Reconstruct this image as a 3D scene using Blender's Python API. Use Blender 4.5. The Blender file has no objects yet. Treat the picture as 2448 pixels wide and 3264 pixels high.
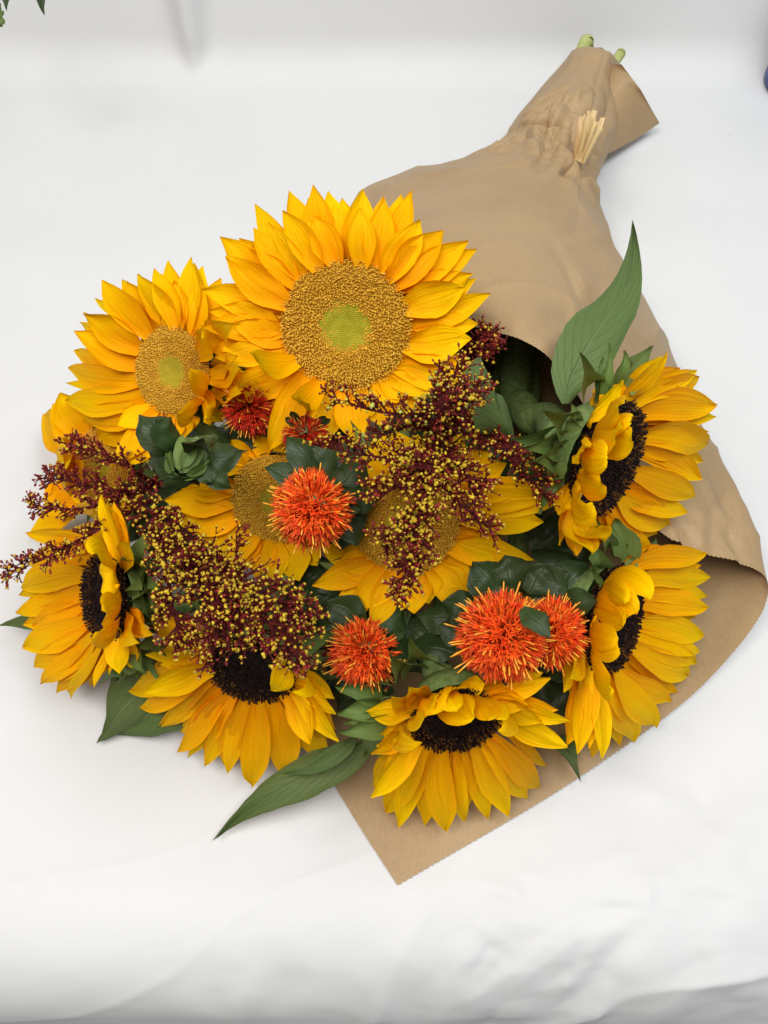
import bpy, math, random
import numpy as np
from mathutils import Vector, noise

# ------------------------------------------------------------------ camera, world, lamps, exposure
PITCH = math.radians(58.0); CAM_H = 0.5; FPX = 2951.0; CX, CY = 1224.0, 1632.0
CAM = Vector((0.0, 0.0, CAM_H))
FWD = Vector((0, math.cos(PITCH), -math.sin(PITCH)))
RIGHT = Vector((1, 0, 0)); UP = Vector((0, math.sin(PITCH), math.cos(PITCH)))
sc = bpy.context.scene
col = sc.collection
cam_d = bpy.data.cameras.new("camera"); cam_o = bpy.data.objects.new("camera", cam_d); col.objects.link(cam_o)
cam_o.location = CAM; cam_o.rotation_euler = (math.pi / 2 - PITCH, 0, 0)
cam_d.sensor_fit = 'VERTICAL'; cam_d.sensor_height = 24.0; cam_d.lens = 24.0 * FPX / 3264.0
cam_d.clip_start = 0.01; cam_d.clip_end = 50
sc.camera = cam_o
w = bpy.data.worlds.new("World"); sc.world = w; w.use_nodes = True
bg = w.node_tree.nodes["Background"]; bg.inputs[0].default_value = (0.93, 0.96, 1.0, 1); bg.inputs[1].default_value = 0.20

def area(name, loc, target, sx, sy, power, color):
    l = bpy.data.lights.new(name, 'AREA'); l.shape = 'RECTANGLE'; l.size = sx; l.size_y = sy
    l.energy = power; l.color = color
    o = bpy.data.objects.new(name, l); col.objects.link(o); o.location = loc
    o.rotation_euler = (Vector(target) - Vector(loc)).to_track_quat('-Z', 'Y').to_euler()
    return o
area("ceiling_lamp_warm", (-0.42, -0.20, 1.58), (-0.05, 0.22, 0), 1.1, 0.45, 21.5, (1.0, 0.935, 0.86))
area("ceiling_lamp_cool", (0.52, 0.12, 1.62), (0.05, 0.30, 0), 1.1, 0.45, 17, (0.87, 0.94, 1.0))
sc.view_settings.view_transform = 'Standard'; sc.view_settings.look = 'None'
sc.view_settings.exposure = 0.0; sc.view_settings.gamma = 1.0
sc.cycles.max_bounces = 8; sc.cycles.transparent_max_bounces = 8

# ------------------------------------------------------------------ geometry helpers
rng = random.Random(7)
def ray(u, v): return (RIGHT * ((u - CX) / FPX) + UP * ((CY - v) / FPX) + FWD)
def at_z(u, v, z):
    d = ray(u, v); return CAM + d * ((z - CAM_H) / d.z)
VS = 2448 / 1659.0
def V(u, v, z): return at_z(u * VS, v * VS, z)          # a point from its place in the reduced photograph and its height
def crop(x0, y0, k): return lambda x, y: (x0 + x * k, y0 + y * k)
c1 = crop(640, 560, .6028); c2 = crop(120, 780, .42194); c3 = crop(1400, 1000, .6317); c4 = crop(0, 1380, .4581)
c5 = crop(400, 1700, .48222); c6 = crop(1000, 1700, .5425); c7 = crop(1700, 1600, .45196); c8 = crop(1400, 80, .48222)
SRC = lambda x, y: (x, y)
VW = lambda x, y: (x * VS, y * VS)

def link(name, me, mat, parent=None, kind=None):
    o = bpy.data.objects.new(name, me); col.objects.link(o)
    if mat and not me.materials: me.materials.append(mat)
    if parent is not None: o.parent = parent
    if kind: o["kind"] = kind
    return o
ORIG = {}
def thing(name, label, cat, loc, group=None):
    o = bpy.data.objects.new(name, None); col.objects.link(o); o.empty_display_size = 0.01
    o.location = loc; o["label"] = label; o["category"] = cat
    if group: o["group"] = group
    ORIG[o.name] = Vector(loc)
    return o
def mesh(name, verts, faces, mat, parent=None, uv=None, smooth=True, kind=None, org=None):
    """verts are world positions; parts sit at their thing's base"""
    if org is None and parent is not None:
        p = parent; org = Vector((0, 0, 0))
        while p is not None: org += p.location; p = p.parent
    me = bpy.data.meshes.new(name)
    a = np.array([tuple(x) for x in verts], dtype=np.float64)
    if org is not None: a = a - np.array(org)
    me.from_pydata(a.tolist(), [], faces)
    if uv is not None:
        ul = me.uv_layers.new(name="UVMap")
        li = np.zeros(len(me.loops), dtype=np.int32); me.loops.foreach_get("vertex_index", li)
        ul.data.foreach_set("uv", np.array(uv, dtype=np.float32)[li].ravel())
    if smooth: me.polygons.foreach_set("use_smooth", np.ones(len(me.polygons), dtype=bool))
    me.update()
    return link(name, me, mat, parent, kind)
def grid_faces(nl, nw, wrap=False):
    f = []
    for i in range(nl - 1):
        for j in range(nw if wrap else nw - 1):
            k = (j + 1) % nw
            f.append((i * nw + j, i * nw + k, (i + 1) * nw + k, (i + 1) * nw + j))
    return f
def interp(tab, t):
    for (a, x), (b, y) in zip(tab, tab[1:]):
        if t <= b: return x + (y - x) * (t - a) / (b - a)
    return tab[-1][1]
def catmull(pts, t):
    """pts list of Vectors, t in 0..1 uniform"""
    n = len(pts) - 1; s = min(max(t, 0), 1) * n; i = min(int(s), n - 1); f = s - i
    p1, p2 = pts[i], pts[i + 1]
    p0 = pts[i - 1] if i > 0 else p1 * 2 - p2
    p3 = pts[i + 2] if i + 2 <= n else p2 * 2 - p1
    return 0.5 * ((2 * p1) + (p2 - p0) * f + (2 * p0 - 5 * p1 + 4 * p2 - p3) * f * f + (3 * p1 - p0 - 3 * p2 + p3) * f ** 3)
def tube(pts, rad, name, mat, parent, seg=8, n=24, kind=None):
    vs, uv = [], []
    rf = rad if callable(rad) else (lambda t: rad)
    prev = None
    for i in range(n):
        t = i / (n - 1); p = catmull(pts, t)
        T = (catmull(pts, min(t + .01, 1)) - catmull(pts, max(t - .01, 0))).normalized()
        a = prev if prev is not None else (Vector((0, 0, 1)) if abs(T.z) < .9 else Vector((1, 0, 0)))
        a = (a - T * a.dot(T)).normalized(); prev = a; b = T.cross(a)
        for j in range(seg):
            an = 2 * math.pi * j / seg
            vs.append(p + (a * math.cos(an) + b * math.sin(an)) * rf(t)); uv.append((j / seg, t))
    f = grid_faces(n, seg, True)
    f.append(tuple(range(seg - 1, -1, -1))); f.append(tuple(range((n - 1) * seg, n * seg)))
    return mesh(name, vs, f, mat, parent, uv, kind=kind)

# ------------------------------------------------------------------ materials
def new_mat(name):
    m = bpy.data.materials.new(name); m.use_nodes = True
    nt = m.node_tree; nt.nodes.clear()
    return m, nt, nt.nodes, nt.links
def nd(ns, t, **kw):
    n = ns.new(t)
    for k, v in kw.items():
        if k in n.inputs: n.inputs[k].default_value = v
        else: setattr(n, k, v)
    return n
def ramp(ns, stops, interp_='LINEAR'):
    r = ns.new('ShaderNodeValToRGB'); r.color_ramp.interpolation = interp_
    e = r.color_ramp.elements
    while len(e) < len(stops): e.new(.5)
    for k, (p, c) in zip(e, stops): k.position = p; k.color = (*c, 1) if len(c) == 3 else c
    return r
def mixc(ns, ls, fac, a, b, mode='MIX'):
    m = ns.new('ShaderNodeMix'); m.data_type = 'RGBA'; m.blend_type = mode
    for sock, val in ((m.inputs[0], fac), (m.inputs[6], a), (m.inputs[7], b)):
        if hasattr(val, 'node'): ls.new(val, sock)
        else: sock.default_value = val if not isinstance(val, tuple) else (*val[:3], 1)
    return m.outputs[2]
def math_(ns, ls, op, a, b=0.0):
    m = ns.new('ShaderNodeMath'); m.operation = op
    for s, v in ((m.inputs[0], a), (m.inputs[1], b)):
        if hasattr(v, 'node'): ls.new(v, s)
        else: s.default_value = v
    return m.outputs[0]

def leafy(name, base, tip, dark, transl=0.25, rough=.5, spec=.3, veins=False, streak=.35, bump=.25, under=None, vein_col=None, ribs=0):
    """petal / leaf material. UV: x across 0..1, y along 0..1"""
    m, nt, ns, ls = new_mat(name)
    uv = ns.new('ShaderNodeUVMap'); sep = ns.new('ShaderNodeSeparateXYZ'); ls.new(uv.outputs[0], sep.inputs[0])
    oi = ns.new('ShaderNodeObjectInfo')
    r = ramp(ns, [(0.0, base), (.45, tuple(.5 * (a + b) for a, b in zip(base, tip))), (.85, tip)])
    ls.new(sep.outputs[1], r.inputs[0])
    mp = nd(ns, 'ShaderNodeMapping'); mp.inputs['Scale'].default_value = (16, 1.3, 1); ls.new(uv.outputs[0], mp.inputs[0])
    ad = ns.new('ShaderNodeVectorMath'); ad.operation = 'ADD'; ls.new(mp.outputs[0], ad.inputs[0])
    cmb = ns.new('ShaderNodeCombineXYZ'); ls.new(math_(ns, ls, 'MULTIPLY', oi.outputs['Random'], 57.0), cmb.inputs[2]); ls.new(cmb.outputs[0], ad.inputs[1])
    nz = nd(ns, 'ShaderNodeTexNoise', Scale=1.0, Detail=4.0, Roughness=.6); ls.new(ad.outputs[0], nz.inputs['Vector'])
    st = ramp(ns, [(.42, (0, 0, 0)), (.68, (1, 1, 1))]); ls.new(nz.outputs[0], st.inputs[0])
    c = mixc(ns, ls, math_(ns, ls, 'MULTIPLY', st.outputs[0], streak), r.outputs[0], dark)
    # each piece its own tone
    hv = nd(ns, 'ShaderNodeHueSaturation'); ls.new(c, hv.inputs['Color'])
    mr = ns.new('ShaderNodeMapRange'); mr.inputs[3].default_value = .93; mr.inputs[4].default_value = 1.05
    ls.new(oi.outputs['Random'], mr.inputs[0]); ls.new(mr.outputs[0], hv.inputs['Value'])
    mr2 = ns.new('ShaderNodeMapRange'); mr2.inputs[3].default_value = .486; mr2.inputs[4].default_value = .510
    ls.new(math_(ns, ls, 'FRACT', math_(ns, ls, 'MULTIPLY', oi.outputs['Random'], 7.31)), mr2.inputs[0]); ls.new(mr2.outputs[0], hv.inputs['Hue'])
    c = hv.outputs[0]
    height = nz.outputs[0]
    if ribs:
        sn = math_(ns, ls, 'SINE', math_(ns, ls, 'MULTIPLY', sep.outputs[0], ribs * 6.283))
        height = math_(ns, ls, 'ADD', nz.outputs[0], math_(ns, ls, 'MULTIPLY', sn, .06))
    if veins:
        ax = math_(ns, ls, 'ABSOLUTE', math_(ns, ls, 'SUBTRACT', sep.outputs[0], .5))
        mid = ramp(ns, [(0.0, (1, 1, 1)), (.035, (0, 0, 0))]); ls.new(ax, mid.inputs[0])
        ph = math_(ns, ls, 'SUBTRACT', math_(ns, ls, 'MULTIPLY', sep.outputs[1], 9.0), math_(ns, ls, 'MULTIPLY', ax, 6.5))
        dv = math_(ns, ls, 'ABSOLUTE', math_(ns, ls, 'SUBTRACT', math_(ns, ls, 'FRACT', ph), .5))
        sv = ramp(ns, [(0.0, (1, 1, 1)), (.07, (0, 0, 0))]); ls.new(dv, sv.inputs[0])
        vein = math_(ns, ls, 'MAXIMUM', mid.outputs[0], math_(ns, ls, 'MULTIPLY', sv.outputs[0], .4))
        c = mixc(ns, ls, math_(ns, ls, 'MULTIPLY', vein, .6), c, vein_col or tip)
        height = math_(ns, ls, 'SUBTRACT', math_(ns, ls, 'MULTIPLY', nz.outputs[0], .6), math_(ns, ls, 'MULTIPLY', vein, .8))
    if under:
        ge = ns.new('ShaderNodeNewGeometry'); c = mixc(ns, ls, ge.outputs['Backfacing'], c, under)
    bp = nd(ns, 'ShaderNodeBump', Strength=bump, Distance=.0012); ls.new(height, bp.inputs['Height'])
    p = nd(ns, 'ShaderNodeBsdfPrincipled', Roughness=rough); p.inputs['Specular IOR Level'].default_value = spec
    ls.new(c, p.inputs['Base Color']); ls.new(bp.outputs[0], p.inputs['Normal'])
    tr = ns.new('ShaderNodeBsdfTranslucent'); ls.new(c, tr.inputs[0]); ls.new(bp.outputs[0], tr.inputs['Normal'])
    mx = nd(ns, 'ShaderNodeMixShader'); mx.inputs[0].default_value = transl
    ls.new(p.outputs[0], mx.inputs[1]); ls.new(tr.outputs[0], mx.inputs[2])
    out = ns.new('ShaderNodeOutputMaterial'); ls.new(mx.outputs[0], out.inputs[0])
    return m
def speckle(name, a, b, scale=900, rough=.6, spec=.25, bump=.0, ramp_=(.4, .62)):
    m, nt, ns, ls = new_mat(name)
    tc = ns.new('ShaderNodeTexCoord')
    nz = nd(ns, 'ShaderNodeTexNoise', Scale=float(scale), Detail=3.0); ls.new(tc.outputs['Object'], nz.inputs['Vector'])
    r = ramp(ns, [(ramp_[0], a), (ramp_[1], b)]); ls.new(nz.outputs[0], r.inputs[0])
    p = nd(ns, 'ShaderNodeBsdfPrincipled', Roughness=rough); p.inputs['Specular IOR Level'].default_value = spec
    ls.new(r.outputs[0], p.inputs['Base Color'])
    if bump:
        bp = nd(ns, 'ShaderNodeBump', Strength=.5, Distance=bump); ls.new(nz.outputs[0], bp.inputs['Height']); ls.new(bp.outputs[0], p.inputs['Normal'])
    out = ns.new('ShaderNodeOutputMaterial'); ls.new(p.outputs[0], out.inputs[0])
    return m

M = {}
M['petal'] = leafy('petal_yellow', (.98, .43, .000), (1.0, .63, .000), (.92, .36, .000), transl=.24, rough=.6, spec=.07, streak=.5, bump=.55, ribs=6)
M['sepal'] = leafy('sepal_green', (.17, .24, .055), (.13, .20, .045), (.08, .14, .03), transl=.2, rough=.55, bump=.2)
M['leaf'] = leafy('sunflower_leaf', (.120, .175, .050), (.105, .160, .044), (.070, .115, .030), transl=.15, rough=.6, spec=.3, veins=True, under=(.13, .19, .09), vein_col=(.20, .27, .12), bump=.7)
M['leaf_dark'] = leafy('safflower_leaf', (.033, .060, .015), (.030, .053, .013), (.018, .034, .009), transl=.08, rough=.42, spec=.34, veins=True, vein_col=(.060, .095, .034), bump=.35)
M['stem'] = speckle('stem_green', (.10, .16, .045), (.17, .24, .08), 300, .6)
M['calyx'] = speckle('calyx_green', (.12, .18, .05), (.18, .25, .08), 400, .6)
M['stem_pale'] = speckle('stem_pale', (.40, .44, .15), (.46, .49, .19), 120, .6)
M['disc_base'] = speckle('disc_base_brown', (.44, .22, .018), (.54, .29, .026), 700, .8, .1)
M['floret_tan'] = speckle('floret_tan', (.66, .37, .030), (.80, .48, .05), 300, .7, .15)
M['floret_green'] = speckle('floret_green', (.25, .32, .012), (.36, .42, .025), 250, .6, .2)
M['disc_dark'] = speckle('disc_dark', (.004, .0015, .0015), (.013, .005, .004), 700, .8, .1)
M['floret_dark'] = speckle('floret_dark', (.006, .002, .002), (.028, .011, .007), 400, .65, .2)
M['floret_rust'] = speckle('floret_rust', (.03, .01, .006), (.16, .065, .012), 500, .65, .2)
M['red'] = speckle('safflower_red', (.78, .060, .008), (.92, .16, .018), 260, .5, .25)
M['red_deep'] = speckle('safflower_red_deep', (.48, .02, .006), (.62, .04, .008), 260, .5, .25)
M['orange'] = speckle('safflower_orange', (.92, .34, .02), (.95, .55, .07), 300, .5, .25)
M['bulb'] = speckle('safflower_bulb', (.09, .15, .05), (.16, .23, .09), 350, .6)
M['maroon'] = speckle('bud_maroon', (.12, .009, .007), (.27, .026, .020), 350, .5, .25)
M['twig'] = speckle('twig_maroon', (.055, .006, .006), (.12, .014, .012), 300, .6, .2)
M['budyellow'] = speckle('bud_yellow', (.44, .27, .014), (.66, .48, .035), 350, .6, .2)
M['budgreen'] = speckle('bud_green', (.30, .34, .04), (.50, .52, .12), 350, .6, .2)
M['raffia'] = leafy('raffia', (.74, .54, .25), (.80, .60, .30), (.58, .40, .17), transl=.1, rough=.6, streak=.6)
M['navy'] = speckle('navy_plastic', (.012, .05, .20), (.018, .07, .25), 30, .35, .5)

def kraft():
    m, nt, ns, ls = new_mat('kraft_paper')
    tc = ns.new('ShaderNodeTexCoord')
    n1 = nd(ns, 'ShaderNodeTexNoise', Scale=14.0, Detail=5.0); ls.new(tc.outputs['Object'], n1.inputs['Vector'])
    mp = ns.new('ShaderNodeMapping'); mp.inputs['Scale'].default_value = (1, .25, 1); mp.inputs['Rotation'].default_value = (0, 0, .55); ls.new(tc.outputs['Object'], mp.inputs[0])
    n2 = nd(ns, 'ShaderNodeTexNoise', Scale=1500.0, Detail=2.0); ls.new(mp.outputs[0], n2.inputs['Vector'])
    r = ramp(ns, [(.3, (.38, .254, .130)), (.7, (.435, .297, .156))]); ls.new(n1.outputs[0], r.inputs[0])
    r2 = ramp(ns, [(.35, (.92, .92, .92)), (.65, (1.04, 1.04, 1.04))]); ls.new(n2.outputs[0], r2.inputs[0])
    c = mixc(ns, ls, 1.0, r.outputs[0], r2.outputs[0], 'MULTIPLY')
    n3 = nd(ns, 'ShaderNodeTexNoise', Scale=45.0, Detail=4.0, Distortion=1.0); ls.new(tc.outputs['Object'], n3.inputs['Vector'])
    b1 = nd(ns, 'ShaderNodeBump', Strength=.25, Distance=.002); ls.new(n3.outputs[0], b1.inputs['Height'])
    b2 = nd(ns, 'ShaderNodeBump', Strength=.15, Distance=.0003); ls.new(n2.outputs[0], b2.inputs['Height']); ls.new(b1.outputs[0], b2.inputs['Normal'])
    p = nd(ns, 'ShaderNodeBsdfPrincipled', Roughness=.5); p.inputs['Specular IOR Level'].default_value = .3
    ls.new(c, p.inputs['Base Color']); ls.new(b2.outputs[0], p.inputs['Normal'])
    out = ns.new('ShaderNodeOutputMaterial'); ls.new(p.outputs[0], out.inputs[0])
    return m
M['kraft'] = kraft()
def white_paper():
    m, nt, ns, ls = new_mat('white_paper')
    tc = ns.new('ShaderNodeTexCoord')
    n1 = nd(ns, 'ShaderNodeTexNoise', Scale=5.0, Detail=6.0, Roughness=.6); ls.new(tc.outputs['Object'], n1.inputs['Vector'])
    r = ramp(ns, [(.3, (.665, .665, .665)), (.7, (.70, .70, .695))]); ls.new(n1.outputs[0], r.inputs[0])
    vo = nd(ns, 'ShaderNodeTexVoronoi', Scale=9.0); ls.new(tc.outputs['Object'], vo.inputs['Vector'])
    sp = ramp(ns, [(.012, (1, 1, 1)), (.022, (0, 0, 0))]); ls.new(vo.outputs['Distance'], sp.inputs[0])
    n2 = nd(ns, 'ShaderNodeTexNoise', Scale=60.0, Detail=3.0); ls.new(tc.outputs['Object'], n2.inputs['Vector'])
    g = ramp(ns, [(.5, (0, 0, 0)), (.62, (1, 1, 1))]); ls.new(n2.outputs[0], g.inputs[0])
    c = mixc(ns, ls, math_(ns, ls, 'MULTIPLY', math_(ns, ls, 'MULTIPLY', sp.outputs[0], g.outputs[0]), .7), r.outputs[0], (.35, .34, .33))
    n3 = nd(ns, 'ShaderNodeTexNoise', Scale=700.0, Detail=2.0); ls.new(tc.outputs['Object'], n3.inputs['Vector'])
    b = nd(ns, 'ShaderNodeBump', Strength=.12, Distance=.0004); ls.new(n3.outputs[0], b.inputs['Height'])
    p = nd(ns, 'ShaderNodeBsdfPrincipled', Roughness=.6); p.inputs['Specular IOR Level'].default_value = .2
    ls.new(c, p.inputs['Base Color']); ls.new(b.outputs[0], p.inputs['Normal'])
    out = ns.new('ShaderNodeOutputMaterial'); ls.new(p.outputs[0], out.inputs[0])
    return m
M['paper'] = white_paper()

# ------------------------------------------------------------------ setting: white paper laid on the table, up the wall behind, over the front edge
def backdrop():
    y_edge = V(829, 1895, 0).y; y_back = V(829, 195, 0).y
    nx, ny = 300, 430
    # profile along s : over the front edge, flat, up the back
    prof = []
    Rf, Rb = .060, .038
    s_drop = .30
    tot = []
    for k in range(ny):
        s = k / (ny - 1)
        tot.append(s)
    Lf = Rf * math.radians(80); flat = y_back - y_edge; Lb = Rb * math.radians(76); wall = .55
    total = s_drop + Lf + flat + Lb + wall
    vs, uv, nrm = [], [], []
    a0, a1 = s_drop - .02, s_drop + Lf + .20
    svals = list(np.linspace(0, a0, 20, endpoint=False)) + list(np.linspace(a0, a1, 200, endpoint=False)) + list(np.linspace(a1, total, ny - 220))
    for k in range(ny):
        s = svals[k]
        if s < s_drop:
            a = math.radians(80); d = s_drop - s
            y = y_edge - Rf * math.sin(a) - d * math.cos(a); z = -Rf * (1 - math.cos(a)) - d * math.sin(a)
            ny_, nz_ = -math.sin(a), math.cos(a)
        elif s < s_drop + Lf:
            a = (s_drop + Lf - s) / Rf; y = y_edge - Rf * math.sin(a); z = -Rf * (1 - math.cos(a)); ny_, nz_ = -math.sin(a), math.cos(a)
        elif s < s_drop + Lf + flat:
            y = y_edge + s - s_drop - Lf; z = 0; ny_, nz_ = 0, 1
        elif s < s_drop + Lf + flat + Lb:
            a = (s - s_drop - Lf - flat) / Rb; y = y_back + Rb * math.sin(a); z = Rb * (1 - math.cos(a)); ny_, nz_ = -math.sin(a), math.cos(a)
        else:
            a = math.radians(76); d = s - s_drop - Lf - flat - Lb
            y = y_back + Rb * math.sin(a) + d * math.cos(a); z = Rb * (1 - math.cos(a)) + d * math.sin(a); ny_, nz_ = -math.sin(a), math.cos(a)
        for j in range(nx):
            tt = 2 * j / (nx - 1) - 1; x = .80 * (.42 * tt + .58 * tt ** 3)
            q = Vector((x * 6, s * 6, 1.7))
            h = 0.0
            frontness = min(max((y_edge + .06 - y) / .10, 0), 1)
            rightness = min(max((x + .22) / .3, 0), 1)
            # crumples at the front edge, mostly to the right
            n = noise.fractal(Vector((x * 7, s * 11, 3.1)), 1.0, 2.1, 4)
            rid = 1 - abs(noise.noise(Vector((x * 9 + s * 3, s * 17 - x * 6, 8.4)))) * 2.2
            h += frontness * (.2 + .8 * rightness) * (.0025 * n + .0020 * max(rid, 0) ** 4 + .010 * (noise.voronoi(Vector((x * 8 - s * 3, s * 12 + x * 2, 1)))[0][0] - .3))
            # gentle waves everywhere
            h += (.0030 * noise.noise(Vector((x * 3, s * 5, 9))) + .0012 * noise.noise(Vector((x * 9, s * 7, 2)))) * (1 - frontness) * (1 if a_flat(y, y_edge, y_back) else 1.0)
            # fold lines left by the paper's packing
            if z == 0:
                for (fu, fv, amp) in ((829, 1430, .0030), (829, 560, .0028), (829, 1055, .0020)):
                    yy = V(fu, fv, 0).y + .012 * math.sin(x * 2 + fv)
                    h += amp * max(0, 1 - abs(y - yy) / .05) * (.35 + .65 * abs(noise.noise(Vector((x * 1.5, fv, 2)))) * 2)
            backness = min(max((y - y_back + .02) / .06, 0), 1)
            h += backness * .010 * noise.noise(Vector((x * 4 + 3, s * 3, 5)))
            # pinched crease where the paper turns up
            cx = V(425, 165, 0).x
            dx = x - cx; dy = y - V(425, 165, 0).y
            if dy > -.03: h += .020 * math.exp(-(dx / (.005 + .35 * max(dy, 0))) ** 2) * min(max((dy + .005) / .03, 0), 1) * max(0, 1 - dy / .25)
            vs.append(Vector((x, y + ny_ * h, z + nz_ * h))); uv.append((j / nx, k / ny)); nrm.append((0, ny_, nz_))
    Av = np.array([tuple(v) for v in vs]); Nv = np.array(nrm); H = np.zeros(len(Av))
    e1 = crop(1224, 2500, .7378); cr = random.Random(4)
    lines = [(620,800,960,660,.0022,.010),(960,860,1110,630,-.0022,.009),(1280,930,1700,840,.0026,.010),(300,790,430,740,.0022,.012),(430,740,500,800,-.0018,.010),(400,880,640,795,.0022,.012),(1140,570,1200,360,-.0014,.005),
             (1300,10,1450,170,-.0022,.014),(700,940,1000,860,-.0022,.010),(250,1000,420,870,.0022,.014),(1000,990,960,840,.0015,.006),(840,700,950,540,-.0016,.012),(1450,300,1600,80,.0018,.014),(1100,60,1200,20,.0016,.012),(1250,540,1500,470,-.0015,.014),
             (1400,700,1560,820,.0016,.012),(560,620,900,560,.0014,.016),(0,760,300,790,.0012,.016)]
    for _ in range(30):
        u, v, an, ln = cr.uniform(300, 1700), cr.uniform(250, 1036), cr.uniform(-.9, .6), cr.uniform(40, 160)
        lines.append((u, v, u + math.cos(an) * ln, v + math.sin(an) * ln, cr.choice((-1, 1)) * cr.uniform(.0004, .0014), cr.uniform(.004, .012)))
    for _ in range(10):
        u, v, an, ln = cr.uniform(-1500, 300), cr.uniform(700, 1036), cr.uniform(-.5, .3), cr.uniform(80, 260)
        lines.append((u, v, u + math.cos(an) * ln, v + math.sin(an) * ln, cr.choice((-1, 1)) * cr.uniform(.0003, .0009), cr.uniform(.008, .018)))
    for (u0, v0, u1, v1, amp, wd) in lines:
        p, q = at_z(*e1(u0, v0), 0), at_z(*e1(u1, v1), 0); ln = (q - p).length * .75; d = (q - p).normalized(); c = (p + q) / 2
        Q = Av[:, :2] - np.array((c.x, c.y)); al = Q @ np.array((d.x, d.y)); ac = Q @ np.array((-d.y, d.x)) + .15 * ln * np.sin(al / ln * 2.2 + u0)
        H += amp * np.maximum(0, 1 - np.abs(ac) / wd) * np.maximum(0, 1 - (al / ln) ** 2)
    vs = [Vector(v) for v in Av + Nv * H[:, None]]
    o = mesh("white_backdrop", vs, grid_faces(ny, nx), M['paper'], None, uv)
    o["kind"] = "structure"; o["label"] = "white paper covering the table and curving up behind the bouquet"
def a_flat(y, a, b): return a < y < b
backdrop()

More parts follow.
